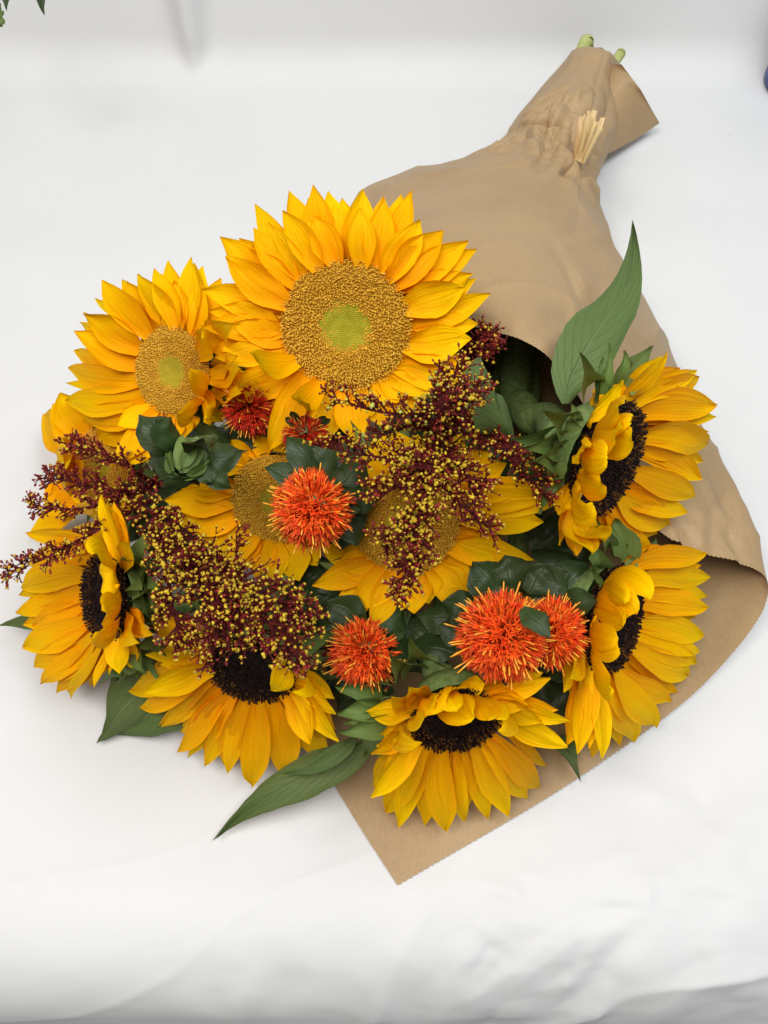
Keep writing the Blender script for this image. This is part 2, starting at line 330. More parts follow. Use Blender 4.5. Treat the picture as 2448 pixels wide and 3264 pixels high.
# ------------------------------------------------------------------ kraft paper wrap
def wrap():
    R = [  # rows from the stem end to the mouth; eight points round the roll (place in photo, height)
     [(1240,116,.036),(1262,106,.052),(1290,106,.058),(1318,117,.055),(1329,140,.036),(1318,140,.014),(1285,132,.010),(1250,124,.014)],
     [(1168,190,.036),(1205,176,.062),(1252,180,.070),(1300,195,.062),(1328,215,.036),(1312,226,.012),(1262,222,.008),(1195,206,.014)],
     [(1102,266,.036),(1145,246,.062),(1205,250,.072),(1270,275,.064),(1313,315,.036),(1292,330,.010),(1220,318,.006),(1130,290,.014)],
     [(1086,292,.034),(1130,276,.056),(1190,288,.066),(1255,320,.060),(1300,352,.034),(1276,372,.010),(1200,356,.006),(1112,318,.012)],
     [(1048,320,.034),(1110,306,.062),(1185,326,.074),(1250,362,.066),(1287,402,.034),(1262,425,.008),(1170,410,.005),(1075,352,.010)],
     [(955,350,.036),(1040,346,.074),(1150,376,.090),(1245,420,.078),(1311,472,.038),(1280,500,.007),(1130,490,.004),(985,395,.008)],
     [(868,374,.038),(970,388,.086),(1120,430,.108),(1250,490,.092),(1332,535,.044),(1310,575,.006),(1100,580,.003),(880,440,.006)],
     [(785,418,.042),(900,450,.098),(1080,508,.126),(1255,590,.108),(1398,682,.056),(1370,750,.006),(1060,720,.003),(760,600,.004)],
     [(735,500,.048),(860,540,.106),(1085,600,.134),(1295,710,.108),(1455,790,.058),(1440,880,.007),(1090,980,.003),(600,900,.003)],
     [(715,560,.050),(900,630,.110),(1135,692,.136),(1355,850,.092),(1538,945,.046),(1500,1110,.008),(1120,1280,.003),(560,1380,.003)],
     [(712,600,.050),(925,660,.110),(1170,745,.136),(1400,1010,.076),(1607,1095,.040),(1530,1320,.009),(1140,1520,.003),(716,1684,.003)],
     [(720,640,.050),(945,682,.110),(1195,790,.136),(1415,1142,.070),(1655,1256,.034),(1535,1462,.012),(1250,1678,.004),(858,1912,.003)],
    ]
    R = [[V(*p) for p in row] for row in R]
    rim = R[-1]
    # column parameters by rim length
    NC, NR = 460, 240
    dense = [catmull(rim, i / 2000) for i in range(2001)]
    acc = [0.0]
    for a, b in zip(dense, dense[1:]): acc.append(acc[-1] + (b - a).length)
    ts = np.interp(np.linspace(0, acc[-1], NC), acc, np.linspace(0, 1, 2001))
    ts = .5 * ts + .5 * np.linspace(0, 1, NC)
    vs, uv = [], []
    for i in range(NR):
        s = i / (NR - 1)
        for j, t in enumerate(ts):
            rowpts = [catmull([r[k] for r in R], s) for k in range(8)] if j == 0 else rowpts
            p = catmull(rowpts, t)
            vs.append(p); uv.append((t, s))
    A = np.array([tuple(v) for v in vs]).reshape(NR, NC, 3)
    # normals
    du = np.gradient(A, axis=1); dv = np.gradient(A, axis=0)
    N = np.cross(dv, du); N /= (np.linalg.norm(N, axis=2, keepdims=True) + 1e-12)
    tie = V(1190, 318, .06)
    cr = random.Random(21); creases = []
    def add_crease(c, dirang, ln, wd, amp):
        dv = Vector((math.cos(dirang), math.sin(dirang), 0)); creases.append((np.array(c), np.array(dv), np.array((-dv.y, dv.x, 0.0)), ln, wd, amp))
    for _ in range(26):       # long soft folds running from the neck to the mouth
        u, v = cr.uniform(850, 1420), cr.uniform(380, 900); c = V(u, v, .09)
        add_crease(c, math.atan2(c.y - tie.y, c.x - tie.x) + cr.uniform(-.5, .5), cr.uniform(.02, .07), cr.uniform(.004, .012), cr.choice((-1, 1)) * cr.uniform(.0006, .0016))
    for _ in range(34):       # crumples in the gathered neck
        u, v = cr.uniform(1080, 1310), cr.uniform(235, 430); c = V(u, v, .05)
        add_crease(c, cr.uniform(0, 6.28), cr.uniform(.008, .026), cr.uniform(.002, .006), cr.choice((-1, 1, -1)) * cr.uniform(.001, .0032))
    for _ in range(22):       # where the right side was turned over
        u, v = cr.uniform(1420, 1640), cr.uniform(950, 1300); c = V(u, v, .06)
        add_crease(c, cr.uniform(0, 6.28), cr.uniform(.012, .035), cr.uniform(.003, .009), cr.choice((-1, 1)) * cr.uniform(.0008, .0026))
    HC = np.zeros((NR, NC))
    for (u0, v0, u1, v1, amp, wd, step) in [(800,535,985,615,-.0050,.010,1),(985,615,1010,560,-.0030,.006,0),(460,690,600,628,-.0060,.008,1),(600,628,760,600,.0030,.008,0),(740,740,725,1090,.0045,.012,0),(690,720,700,1070,-.0040,.010,0),
            (860,950,800,1070,-.0042,.007,1),(840,955,1060,1085,.0045,.009,0),(560,660,690,760,.0036,.007,0),(640,690,900,680,-.0036,.008,1),(780,760,900,880,-.0032,.008,0),(830,640,700,560,.0030,.008,0),(1000,620,960,420,.0024,.008,0),
            (1080,430,960,340,-.0026,.006,1),(1130,290,1148,620,.0036,.006,0),(1030,880,1090,1000,.0034,.007,0),(430,800,330,770,.0030,.007,0),(380,790,480,720,-.0036,.006,1),(400,820,700,1000,-.0018,.014,0),(300,900,640,1150,.0020,.018,0),(560,500,660,400,.0020,.010,0),(900,760,880,960,.0036,.008,0)]:
        p, q = at_z(*c8(u0, v0), .068), at_z(*c8(u1, v1), .068); ln = (q - p).length * .7; d2 = (q - p).normalized(); c = np.array((p + q) / 2)
        Q = A - c; al = Q[..., 0] * d2.x + Q[..., 1] * d2.y; ac = -Q[..., 0] * d2.y + Q[..., 1] * d2.x + .12 * ln * np.sin(al / ln * 2.4 + u0)
        pr = np.maximum(0, 1 - np.abs(ac) / wd)
        if step: pr = np.where(ac > 0, pr, np.maximum(0, 1 + ac / .0018))
        HC += amp * pr * np.maximum(0, 1 - (al / ln) ** 2)
    for (c, dv_, nv, ln, wd, amp) in creases:
        Q = A - c; al = (Q * dv_).sum(2); ac = (Q * nv).sum(2) + .12 * ln * np.sin(al / ln * 2)
        HC += amp * np.maximum(0, 1 - np.abs(ac) / wd) * np.maximum(0, 1 - (al / ln) ** 2)
    for i in range(NR):
        for j in range(NC):
            p = Vector(A[i, j]); d = (p - tie).length; s = i / (NR - 1); t = ts[j]
            top = min(max((p.z - .012) / .03, 0), 1)
            h = .0042 * noise.noise(p * 9 + Vector((3, 1, 0))) + .0016 * noise.noise(p * 26)
            # radiating creases from the tie
            rad = math.exp(-max(d - .015, 0) / .055)
            h += rad * .0075 * (abs(noise.noise(Vector((t * 16, s * 4, 2.2)))) - .25)
            h += rad * .0025 * (noise.voronoi(Vector((p.x * 46 + p.y * 12, p.y * 34, p.z * 46)))[0][0] - .35)
            h += math.exp(-(d / .05) ** 2) * .002 * (1 - 2 * abs(noise.noise(Vector((p.x * 40, p.y * 90, p.z * 40)))))
            # crumple at the right-hand turn-over
            q = (p - V(1560, 1130, .08)).length
            h += math.exp(-(q / .06) ** 2) * .006 * noise.noise(p * 30 + Vector((7, 2, 1)))
            sharp = 1 - abs(noise.noise(p * 13 + Vector((2, 9, 4)))) * 2.5
            h += .0022 * max(sharp, 0) ** 4 + HC[i, j] + .0020 * (noise.voronoi(p * 11)[0][0] - .4)
            p2 = p + Vector(N[i, j]) * h * top
            p2.z = max(p2.z, .0025)
            A[i, j] = p2
    # pinking: toothed rim
    for j in range(NC):
        if j % 2 == 0:
            e = A[-1, j] - A[-3, j]; e /= np.linalg.norm(e) + 1e-9; A[-1, j] += e * .0006
    root = thing("kraft_paper_wrap", "brown kraft paper rolled into a cone around the flower stems", "paper wrap", V(1100, 600, 0))
    o = mesh("paper_cone", [Vector(x) for x in A.reshape(-1, 3)], grid_faces(NR, NC), M['kraft'], root, uv)
    # loose paper end standing out beside the stem end
    n, mcol = 26, 20
    e0 = [V(1322, 140, .050), V(1306, 225, .046), V(1290, 330, .026)]
    e1 = [V(1342, 140, .060), V(1392, 205, .046), V(1425, 266, .012), V(1400, 290, .010), V(1316, 330, .018)]
    e1 = [V(1342, 140, .060), V(1385, 196, .048), V(1425, 266, .012), V(1372, 302, .010), V(1318, 330, .018)]
    vs, uv = [], []
    for i in range(n):
        a = catmull(e0, i / (n - 1))
        s = i / (n - 1) * 4; k = min(int(s), 3); b = e1[k].lerp(e1[k + 1], s - k)
        if i == 13: b = e1[2]
        for j in range(mcol):
            f = j / (mcol - 1); p = a.lerp(b, f) + Vector((0, 0, .008 * math.sin(math.pi * f) * math.sin(math.pi * i / (n - 1))))
            p += Vector((0, 0, .0012 * noise.noise(p * 30))); vs.append(p); uv.append((f, i / n))
    mesh("loose_flap", vs, grid_faces(n, mcol), M['kraft'], root, uv)
    return root
wrap()

# ------------------------------------------------------------------ flower pieces
PW = [(0, .45), (.1, .62), (.25, .85), (.42, 1.0), (.58, .95), (.72, .76), (.84, .48), (.93, .22), (1, .02)]
SW = [(0, 1.0), (.15, .95), (.35, .72), (.55, .42), (.75, .22), (1, .02)]
LW = [(0, .12), (.06, .35), (.18, .78), (.35, 1.0), (.5, .96), (.68, .68), (.84, .32), (.94, .12), (1, .01)]
PTW = [(0, .3), (.15, .72), (.38, 1.0), (.6, .9), (.78, .62), (.9, .3), (1, .02)]
OW = [(0, .2), (.1, .55), (.3, .93), (.55, 1.0), (.75, .88), (.9, .58), (.97, .3), (1, .08)]

def blade(name, mat, parent, P0, P1, P2, P3, side0, width, table, cup=.18, groove=.05, wave=.1, twist=0., face=0., nl=13, nw=7, flip=1, fold=0., serr=0., zmin=.0045, seed=None, wfun=None):
    r = random.Random(seed if seed is not None else rng.random())
    ph, ph2 = r.uniform(0, 50), r.uniform(0, 50)
    vs, uv = [], []
    for i in range(nl):
        t = i / (nl - 1); m = 1 - t
        c = P0 * m ** 3 + P1 * (3 * m * m * t) + P2 * (3 * m * t * t) + P3 * t ** 3
        T = ((P1 - P0) * (m * m) + (P2 - P1) * (2 * m * t) + (P3 - P2) * (t * t))
        T = T.normalized() if T.length > 1e-9 else (P3 - P0).normalized()
        sd = side0 - T * side0.dot(T)
        if sd.length < .15: sd = T.cross(Vector((0, 0, 1)))
        sd.normalize()
        if face > 0:
            vd = (c - CAM).normalized(); fs = T.cross(vd)
            if fs.length > .1:
                fs.normalize()
                if fs.dot(sd) < 0: fs = -fs
                sd = sd.lerp(fs, face * min(1, t * 2.2)); sd = (sd - T * sd.dot(T)).normalized()
        nn = T.cross(sd) * flip
        if twist:
            a = twist * t; sd, nn = sd * math.cos(a) + nn * math.sin(a), nn * math.cos(a) - sd * math.sin(a)
        wd = width * interp(table, t) * .5
        for j in range(nw):
            x = 2 * j / (nw - 1) - 1
            h = cup * width * .5 * (x * x) * interp([(0, 1.6), (.4, 1), (1, .6)], t) - groove * width * math.cos(3 * math.pi * x) * .5 * math.sin(math.pi * min(t * 1.1, 1))
            h += fold * abs(x) * wd
            h += wave * width * .5 * noise.noise(Vector((ph + t * 3.2, x * 1.3, ph2)))
            ex = 1 + (serr * r.uniform(-1, 1) if abs(x) == 1 else 0)
            off = .10 * width * noise.noise(Vector((ph2 + t * 2.6, 3.3, ph)))
            p = c + sd * (wd * x * ex + off * math.sin(math.pi * t)) + nn * h
            if p.z < zmin: p.z = zmin + .0004 * abs(x)
            vs.append(p); uv.append(((x + 1) / 2, t))
    return mesh(name, vs, grid_faces(nl, nw), mat, parent, uv)

def lump(bm, p, ax, ln, rad, nseg=5, prof=((0, .35), (.45, 1.), (1, .0)), bend=None):
    """append a small spindle to (verts, faces)"""
    vs, fs = bm
    a = Vector((0, 0, 1)) if abs(ax.z) < .9 else Vector((1, 0, 0))
    a = (a - ax * a.dot(ax)).normalized(); b = ax.cross(a)
    s0 = len(vs)
    for (t, r) in prof:
        c = p + ax * (ln * t) + (bend * (t * t) if bend is not None else Vector())
        for k in range(nseg):
            an = 2 * math.pi * k / nseg; vs.append(c + (a * math.cos(an) + b * math.sin(an)) * (rad * r))
    for i in range(len(prof) - 1):
        for k in range(nseg):
            k2 = (k + 1) % nseg
            fs.append((s0 + i * nseg + k, s0 + i * nseg + k2, s0 + (i + 1) * nseg + k2, s0 + (i + 1) * nseg + k))
    e = s0 + (len(prof) - 1) * nseg
    fs.append(tuple(e + k for k in range(nseg)))

NECK = V(1195, 330, .034); STEM_END = V(1272, 140, .034)

class Flower:
    def __init__(self, label, cp, z, rpx, ndir, tilt, L=.068, pw=.0136, dark=False, group="sunflower heads in the bouquet"):
        self.C = at_z(cp[0], cp[1], z); d = ray(*cp); self.depth = (self.C - CAM).dot(FWD); vd = d.normalized()
        self.r = rpx * self.depth / FPX
        im = (RIGHT * ndir[0] - UP * ndir[1]); im = (im - vd * im.dot(vd))
        if im.length > 1e-6: im.normalize()
        self.n = (-vd * math.cos(math.radians(tilt)) + im * math.sin(math.radians(tilt))).normalized()
        self.L, self.pw, self.dark = L, pw, dark
        a = UP - self.n * UP.dot(self.n); self.a = a.normalized(); self.b = self.n.cross(self.a)
        self.root = thing("sunflower", label, "sunflower", self.C - self.n * .02, group)
        self.seed = rng.randint(0, 10 ** 6)
    def azim(self, u, v):
        d = ray(u, v); k = (self.C - CAM).dot(self.n) / d.dot(self.n)
        q = CAM + d * k - self.C; q = q - self.n * q.dot(self.n)
        return q.normalized() if q.length > 1e-6 else self.a
    def tip(self, B, u, v, L, e):
        d = ray(u, v).normalized(); s0 = (B - CAM).dot(d); foot = CAM + d * s0; D2 = (foot - B).length_squared
        cand = [foot]
        if L * L > D2:
            k = math.sqrt(L * L - D2); cand = [CAM + d * (s0 - k), CAM + d * (s0 + k), foot]
        def cost(P):
            el = (P - B).normalized().dot(self.n); c = abs(el - e)
            if P.z < .006: c += .15
            return c + (.4 if el < -.35 else 0) + (.06 if P is foot and len(cand) > 1 else 0)
        P = min(cand, key=cost)
        if P.z < .007: P = at_z(u, v, .007 + rng.uniform(0, .004))
        return P
    def petals(self, cr, spec, back=.7):
        n = self.n
        for s in spec:
            tx, ty, bx, by = s[:4]; fl = s[4] if len(s) > 4 else ''
            tu, tv = cr(tx, ty); bu, bv = cr(bx, by)
            rad = self.azim(bu, bv); tang = n.cross(rad)
            e = -.12 if 'b' in fl else (.75 if 'f' in fl else .2)
            lay = -.004 if 'b' in fl else (.003 if 'f' in fl else rng.uniform(-.002, .001))
            B = self.C + rad * self.r * (.97 if 'b' in fl else .95) + n * lay
            L = self.L * (.72 if 's' in fl else (.62 if 'f' in fl else 1)) * rng.uniform(.95, 1.05)
            P = self.tip(B, tu, tv, L, e)
            P = P + (P - B) * .025
            wd = self.pw * (1.16 if 'w' in fl else .95) * (rng.uniform(.8, 1.08) if 'f' in fl else 1) * (.55 if 't' in fl else 1) * rng.uniform(.92, 1.1)
            self.one(B, P, rad, tang, wd, fl)
            for _ in range(2):
                if 'f' in fl or 's' in fl or 'x' in fl or rng.random() > back: continue
                an = rng.uniform(-.16, .16); rad2 = (rad * math.cos(an) + tang * math.sin(an)).normalized(); tg2 = n.cross(rad2)
                B2 = self.C + rad2 * self.r * .93 - n * rng.uniform(.002, .006)
                dirn = ((P - B).normalized() + tang * math.sin(an) * .8 - n * rng.uniform(.03, .13)).normalized()
                P2 = B2 + dirn * (P - B).length * rng.uniform(.76, .96)
                if P2.z < .006: P2.z = .006
                self.one(B2, P2, rad2, tg2, wd * .95, 'b')
    def one(self, B, P, rad, tang, wd, fl):
        n = self.n; D = P - B; L = D.length; td = D.normalized()
        if 'f' in fl:
            L0 = self.L * (.7 if 's' in fl else 1); ka = rng.uniform(.3, .7); P1 = B + (rad * .42 * ka + n * .10) * L0 + td * L * .1 + tang * rng.uniform(-.06, .06) * L0; P2 = P - td * L * .25 + (rad * .26 * ka + n * .12) * L0
        else:
            ar = rng.uniform(.0, .05) if 'x' in fl else rng.uniform(.02, .14)
            P1 = B + (rad * .20 + td * .16 + n * ar * .6) * L; P2 = P - td * L * .34 + n * L * ar
        blade("petal", M['petal'], self.root, B, P1, P2, P, tang, wd, PW, cup=rng.uniform(.05, .3), groove=rng.uniform(.05, .11), wave=rng.uniform(.08, .2) if 'f' in fl else rng.uniform(.08, .28), twist=rng.uniform(-.4, .4) if 'f' in fl else rng.uniform(-.35, .35), face=.25 if 'f' in fl else .35, flip=1)
    def sepals(self, cr, spec, wd=.012, L=.04):
        for s in spec:
            tu, tv = cr(*s[:2]); bu, bv = cr(*s[2:4])
            rad = self.azim(bu, bv); tang = self.n.cross(rad)
            B = self.C + rad * self.r * .98 - self.n * .008
            # base follows the seen foot of the sepal when that lies behind the head
            d = ray(bu, bv).normalized(); B2 = CAM + d * ((B - CAM).dot(d))
            if (B2 - B).length < .03: B = B2
            P = self.tip(B, tu, tv, L, -.15)
            td = (P - B)
            blade("sepal", M['sepal'], self.root, B, B + td * .35 + self.n * .004, P - td * .3 + self.n * rng.uniform(-.003, .005), P, tang, wd * (s[4] if len(s) > 4 else 1), SW, cup=.4, groove=0, wave=.2, face=.5, nl=10, nw=5)
    def ring_sepals(self, k=16, L=.035):
        for i in range(k):
            an = 2 * math.pi * i / k + rng.uniform(-.15, .15); rad = self.a * math.cos(an) + self.b * math.sin(an)
            B = self.C + rad * self.r * .9 - self.n * .009
            P = B + (rad * .9 - self.n * .3).normalized() * L * rng.uniform(.8, 1.1)
            if P.z < .005: P.z = .005
            td = P - B
            blade("sepal", M['sepal'], self.root, B, B + td * .35, P - td * .3, P, self.n.cross(rad), .013, SW, cup=.3, groove=0, nl=8, nw=5)
    def disc(self, dome=.16, hole=.0):
        n, a, b, r = self.n, self.a, self.b, self.r
        rr = random.Random(self.seed)
        def hgt(q):   # q 0..1 across the disc
            return r * (dome * (1 - q * q) - (.10 * math.exp(-(q / .33) ** 2) if not self.dark else .30 * math.exp(-(q / .55) ** 2)) + .04 * math.exp(-((q - .82) / .14) ** 2))
        def surf(q, an): return self.C + (a * math.cos(an) + b * math.sin(an)) * (r * q) + n * hgt(q)
        vs, uv = [self.C + n * hgt(0)], [(.5, .5)]; fs = []
        nr, na = 14, 40
        for i in range(1, nr + 1):
            for j in range(na):
                an = 2 * math.pi * j / na; vs.append(surf(i / nr, an)); uv.append((i / nr, j / na))
        for j in range(na):
            fs.append((0, 1 + j, 1 + (j + 1) % na))
            for i in range(nr - 1):
                fs.append((1 + i * na + j, 1 + (i + 1) * na + j, 1 + (i + 1) * na + (j + 1) % na, 1 + i * na + (j + 1) % na))
        d = mesh("disc", vs, fs, M['disc_dark' if self.dark else 'disc_base'], self.root, uv)
        outer, inner, rust = ([], []), ([], []), ([], [])
        K = 3000 if not self.dark else 1200
        g = math.pi * (3 - math.sqrt(5))
        for i in range(K):
            q = math.sqrt((i + .5) / K) * 1.0; an = i * g
            p = surf(q, an); rad = a * math.cos(an) + b * math.sin(an); tg = n.cross(rad)
            ax = (n + rad * (q - .3) * .55 + Vector((rr.uniform(-1, 1), rr.uniform(-1, 1), rr.uniform(-1, 1))) * .22).normalized()
            if not self.dark:
                if q < .35 + rr.gauss(0, .045):
                    lump(inner, p - n * .0003, ax, r * .020, r * .020, 5, ((0, 1.), (.6, .8), (1, .25)))
                else:
                    grow = min(1, (q - .33) / .15); ln = r * (.038 + .045 * grow) * rr.uniform(.7, 1.25)
                    lump(outer, p - n * .0004, ax, ln, r * .0130, 4, ((0, .8), (.55, .75), (.85, 1.15), (1, .35)), bend=(rad * rr.uniform(-.5, .5) + tg * rr.uniform(-.9, .9)) * ln * .4)
            else:
                rim = q > .80
                ln = r * (.06 if not rim else rr.uniform(.09, .17)) * rr.uniform(.8, 1.3)
                lump(rust if (q > .62 and rr.random() < .3) else outer, p - n * .0005, (ax + rad * (.35 if rim else 0)).normalized(), ln, r * (.022 if not rim else .020), 4, ((0, .8), (.6, .8), (.85, 1.3), (1, .4)))
        mesh("floret_mass", outer[0], outer[1], M['floret_dark' if self.dark else 'floret_tan'], d, smooth=False, kind="stuff", org=self.root.location)
        if inner[0]: mesh("green_center", inner[0], inner[1], M['floret_green'], d, smooth=True, kind="stuff", org=self.root.location)
        if rust[0]: mesh("rust_floret_mass", rust[0], rust[1], M['floret_rust'], d, smooth=False, kind="stuff", org=self.root.location)
        # green back of the head
        vs = []; fs = []; prof = [(1.02, -.002), (1.0, -.010), (.8, -.017), (.45, -.023), (.16, -.030)]
        for (q, h) in prof:
            for j in range(28):
                an = 2 * math.pi * j / 28; vs.append(self.C + (a * math.cos(an) + b * math.sin(an)) * (r * q) + n * h)
        for v in vs: v.z = max(v.z, .004)
        mesh("calyx", vs, grid_faces(len(prof), 28, True), M['calyx'], self.root)
    def stem(self, pts=None, rad=.006, end=False, mat='stem'):
        s = self.C - self.n * .026
        s.z = max(s.z, .012)
        pts = pts or [s, s - self.n * .03]
        for p in pts: p.z = max(p.z, .012)
        m = pts[-1].lerp(NECK, .5); m.z = max(.012, .6 * m.z)
        j = Vector((rng.uniform(-.012, .012), rng.uniform(-.005, .005), rng.uniform(-.012, .014)))
        tail = [m, NECK + j] + ([STEM_END + Vector((j.x, 0, j.z)) * .8] if not end else list(end))
        tube(pts + tail, rad, "stem", M[mat], self.root, 10, 40)
    def leaf(self, pts, width, mat='leaf', **kw):
        return leaf(self.root, pts, width, mat, **kw)

def leaf(parent, pts, width, mat='leaf', face=.6, table=LW, cup=.1, fold=.12, wave=.35, serr=.04, nl=20, nw=9, flip=1, side=None, twist=0., name="leaf"):
    P = pts
    if len(P) == 2: P = [P[0], P[0].lerp(P[1], .33), P[0].lerp(P[1], .67), P[1]]
    T = (P[-1] - P[0]).normalized()
    sd = side if side is not None else T.cross(Vector((0, 0, 1)))
    return blade(name, M[mat], parent, P[0], P[1], P[2], P[3], sd.normalized(), width, table, cup=cup, groove=0.0, wave=wave, face=face, nl=nl, nw=nw, flip=flip, fold=fold, serr=serr, twist=twist)

# ------------------------------------------------------------------ sunflowers
A = Flower("largest sunflower facing the viewer, tan disc with bright green centre, top of the bouquet", c1(768, 795), .165, 205, (-.15, .5), 12, L=.064, pw=.0152)
A.disc(.12)
A.petals(c1, [
 (110,333,400,560,'bw'),(295,160,480,480,'b'),(470,90,600,440,'b'),(598,58,650,420,'b'),(675,90,750,420,'b'),(850,85,840,420,'b'),(965,120,930,420,'b'),(1112,92,1000,440,'b'),
 (1405,350,1100,550,'b'),(1450,395,1110,580,'b'),(1430,520,1100,640,'b'),(1520,625,1110,790,'b'),(1455,785,1110,800,'b'),(15,605,430,720,'b'),(15,800,420,800,'b'),(60,925,430,880,'b'),
 (140,430,430,660,'w'),(285,285,490,560),(360,255,540,540),(440,190,630,500),(610,220,720,480,'s'),(840,180,850,480,'s'),(960,145,930,500),(1150,240,990,520,'w'),(1275,295,1020,560,'w'),
 (1390,590,1090,690,'w'),(1420,860,1095,890,'w'),(1440,1040,1040,1000,'w'),(1300,1085,1000,1060),(145,665,430,860,'w'),(85,960,440,900),
 (285,935,500,980,'sf'),(200,1075,480,1030),(140,1170,470,1020,'w'),(365,1440,540,1080,'w'),(440,1350,600,1120,'w'),(640,1410,690,1130,'w'),(840,1400,770,1140,'w'),(515,1170,620,1090,'sf'),
 (720,1260,720,1130,'s'),(900,1270,870,1130,'s'),(1040,1195,960,1100,'s'),(1120,1160,1000,1080,'s'),(1000,1330,880,1130,'b'),(1180,1250,950,1110,'b'),
], back=.5)
A.ring_sepals(16, .022); A.stem(end=[V(1258, 108, .040), V(1271, 93, .041)], rad=.0056, mat='stem_pale')

B = Flower("left tan-disc sunflower beside the largest one, turned a little to the left", c2(1020, 960), .125, 142, (-.95, .1), 38, L=.066, pw=.0148)
B.disc(.12)
B.petals(c2, [
 (445,410,830,690,'bt'),(690,310,880,640,'b'),(990,130,1050,560,'b'),(1200,180,1170,580,'b'),(1385,265,1250,620,'b'),(330,590,720,830,'b'),(295,800,710,960,'b'),(225,1045,700,1100,'bt'),
 (500,275,850,650,'w'),(770,230,1020,590,'w'),(885,190,1060,580),(1165,110,1150,590),(1040,280,1090,590),(1240,290,1230,620),(360,520,770,760,'w'),(285,660,720,900,'w'),(245,930,700,1040,'w'),
 (230,1180,715,1200,'w'),(355,1330,770,1300,'w'),(440,1470,830,1330,'w'),(610,1360,860,1340,'s'),(580,1670,900,1370,'w'),(650,1685,960,1390,'w'),(900,1560,1000,1400),(1100,1460,1080,1390,'w'),
 (1155,945,1340,1120,'sf'),(1250,710,1340,780,'sf'),(1060,1275,1290,1250,'sf'),(1530,940,1340,1000,''),(1270,1310,1330,1150,'sf'),(1480,600,1300,700,'b'),(1540,1120,1340,1100,'b'),(1400,1330,1290,1220,'b'),
], back=.5)
B.ring_sepals(16, .022); B.stem(end=[V(1328, 135, .040), V(1340, 117, .042)], rad=.0042, mat='stem_pale')

C = Flower("half-hidden tan-disc sunflower behind the upper orange safflower", (885, 1590), .095, 150, (-.2, .6), 25, L=.060, pw=.0148)
C.disc(.12)
C.petals(SRC, [
 (530,1594,745,1590,'w'),(575,1667,750,1640,'w'),(622,1720,770,1680,'w'),(680,1785,800,1720,'w'),(592,1540,745,1550,'w'),(634,1462,780,1490,''),(700,1420,800,1470,'b'),(560,1620,740,1600,'b'),
 (816,1838,840,1730,'w'),(787,1800,820,1720,'b'),(880,1850,870,1740,'w'),(953,1848,920,1740,'w'),(1010,1800,960,1730,'b'),(1040,1740,1000,1690,'b'),(740,1830,820,1720,'b'),
 (900,1390,880,1450,'b'),(820,1390,840,1460,'b'),(1010,1440,980,1490,'b'),(1060,1560,1020,1570,'b'),
], back=.6)
C.ring_sepals(); C.stem()

D = Flower("tan-disc sunflower in the middle, partly covered by burgundy sprays", (1295, 1665), .108, 168, (.05, .8), 18, L=.058, pw=.0158)
D.disc(.12)
D.petals(c6, [
 (130,190,310,240,''),(0,300,290,260,''),(245,430,430,290,'w'),(135,430,380,290,'b'),(165,570,370,300,'t'),(345,555,450,320,''),(405,395,500,310,'s'),(590,465,590,310,'w'),(525,440,560,310,'b'),
 (670,405,650,280,'ws'),(925,290,760,190,'ws'),(940,435,740,240,'w'),(1310,175,850,90,'w'),(1180,150,850,60,''),(1000,360,760,230,'b'),(40,60,270,130,'b'),
], back=.5)
D.petals(c3, [
 (615,935,150,930,'w'),(345,960,160,900,'ws'),(515,1050,150,1000,'w'),(330,760,120,800,'w'),(250,700,60,780,''),(420,860,140,860,'b'),
], back=.5)
D.petals(SRC, [
 (1221,1385,1250,1520,''),(1330,1390,1310,1510,'w'),(1466,1385,1400,1530,'w'),(1500,1450,1420,1540,'w'),(1120,1480,1170,1570,'b'),(1180,1430,1210,1540,''),(1260,1375,1290,1510,'b')
], back=.3)
D.ring_sepals(); D.stem()
D.sepals(SRC, [(1010,1790,1120,1800),(1080,1822,1150,1830)])

E = Flower("dark-centred sunflower at the right seen from the side, resting on the paper cone", c3(835, 735), .145, 188, (.93, .36), 62, L=.068, pw=.0136, dark=True)
E.disc(.22)
E.petals(c3, [
 (1145,205,930,450,''),(1290,290,960,470,''),(1300,320,970,500,'b'),(1385,465,985,520,'w'),(1385,520,990,560,'b'),(1345,650,990,620,'w'),(1340,600,990,640,'b'),(1310,825,970,690,'w'),(1320,740,980,660,'b'),
 (1285,915,940,780,'w'),(1150,1060,880,900,'w'),(1240,1000,910,850,'b'),(1020,1010,830,960,''),(1085,1100,800,980,'b'),
 (965,530,700,560,'wf'),(960,640,690,610,'wf'),(850,725,670,680,'wf'),(770,790,670,780,'sf'),(690,730,640,620,'sf'),(770,950,670,860,'f'),(900,590,690,590,'wf'),(900,470,730,530,'wf'),(820,850,670,810,'f'),(720,900,655,840,'f'),(860,690,680,650,'f'),
 (685,1215,640,1000,'xw'),(770,1210,690,1020,'xw'),(600,1160,630,960,'x'),(840,1140,740,1020,'xw'),(600,1010,630,880,'x'),
 (920,340,750,520,''),(1160,400,800,500,'w'),(1050,250,850,470,'b'),(1085,1220,830,1000,'x'),(1000,1180,800,1000,'x'),(940,1110,780,1000,'x'),
], back=.65)
E.sepals(c3, [(705,190,745,370,1.5),(855,150,790,420),(825,215,780,430),(930,190,850,350,1.4),(1070,170,930,330,1.6),(515,475,620,560,1.8),(670,460,640,560,1.5),(400,670,580,650,1.6),(350,630,540,620,1.6),(460,750,570,710,1.8),(500,1010,570,760,1.3)], wd=.0095, L=.045)
E.stem([E.C - E.n * .026, at_z(*c3(560, 540), .10), at_z(*c3(470, 530), .085), at_z(*c3(420, 470), .075), at_z(*c3(380, 380), .06)], rad=.0095)
leaf(E.root, [at_z(*VW(1222, 872), .148), at_z(*VW(1215, 735), .166), at_z(*VW(1392, 700), .170), at_z(*VW(1367, 484), .150)], .029, face=.9, fold=.18)
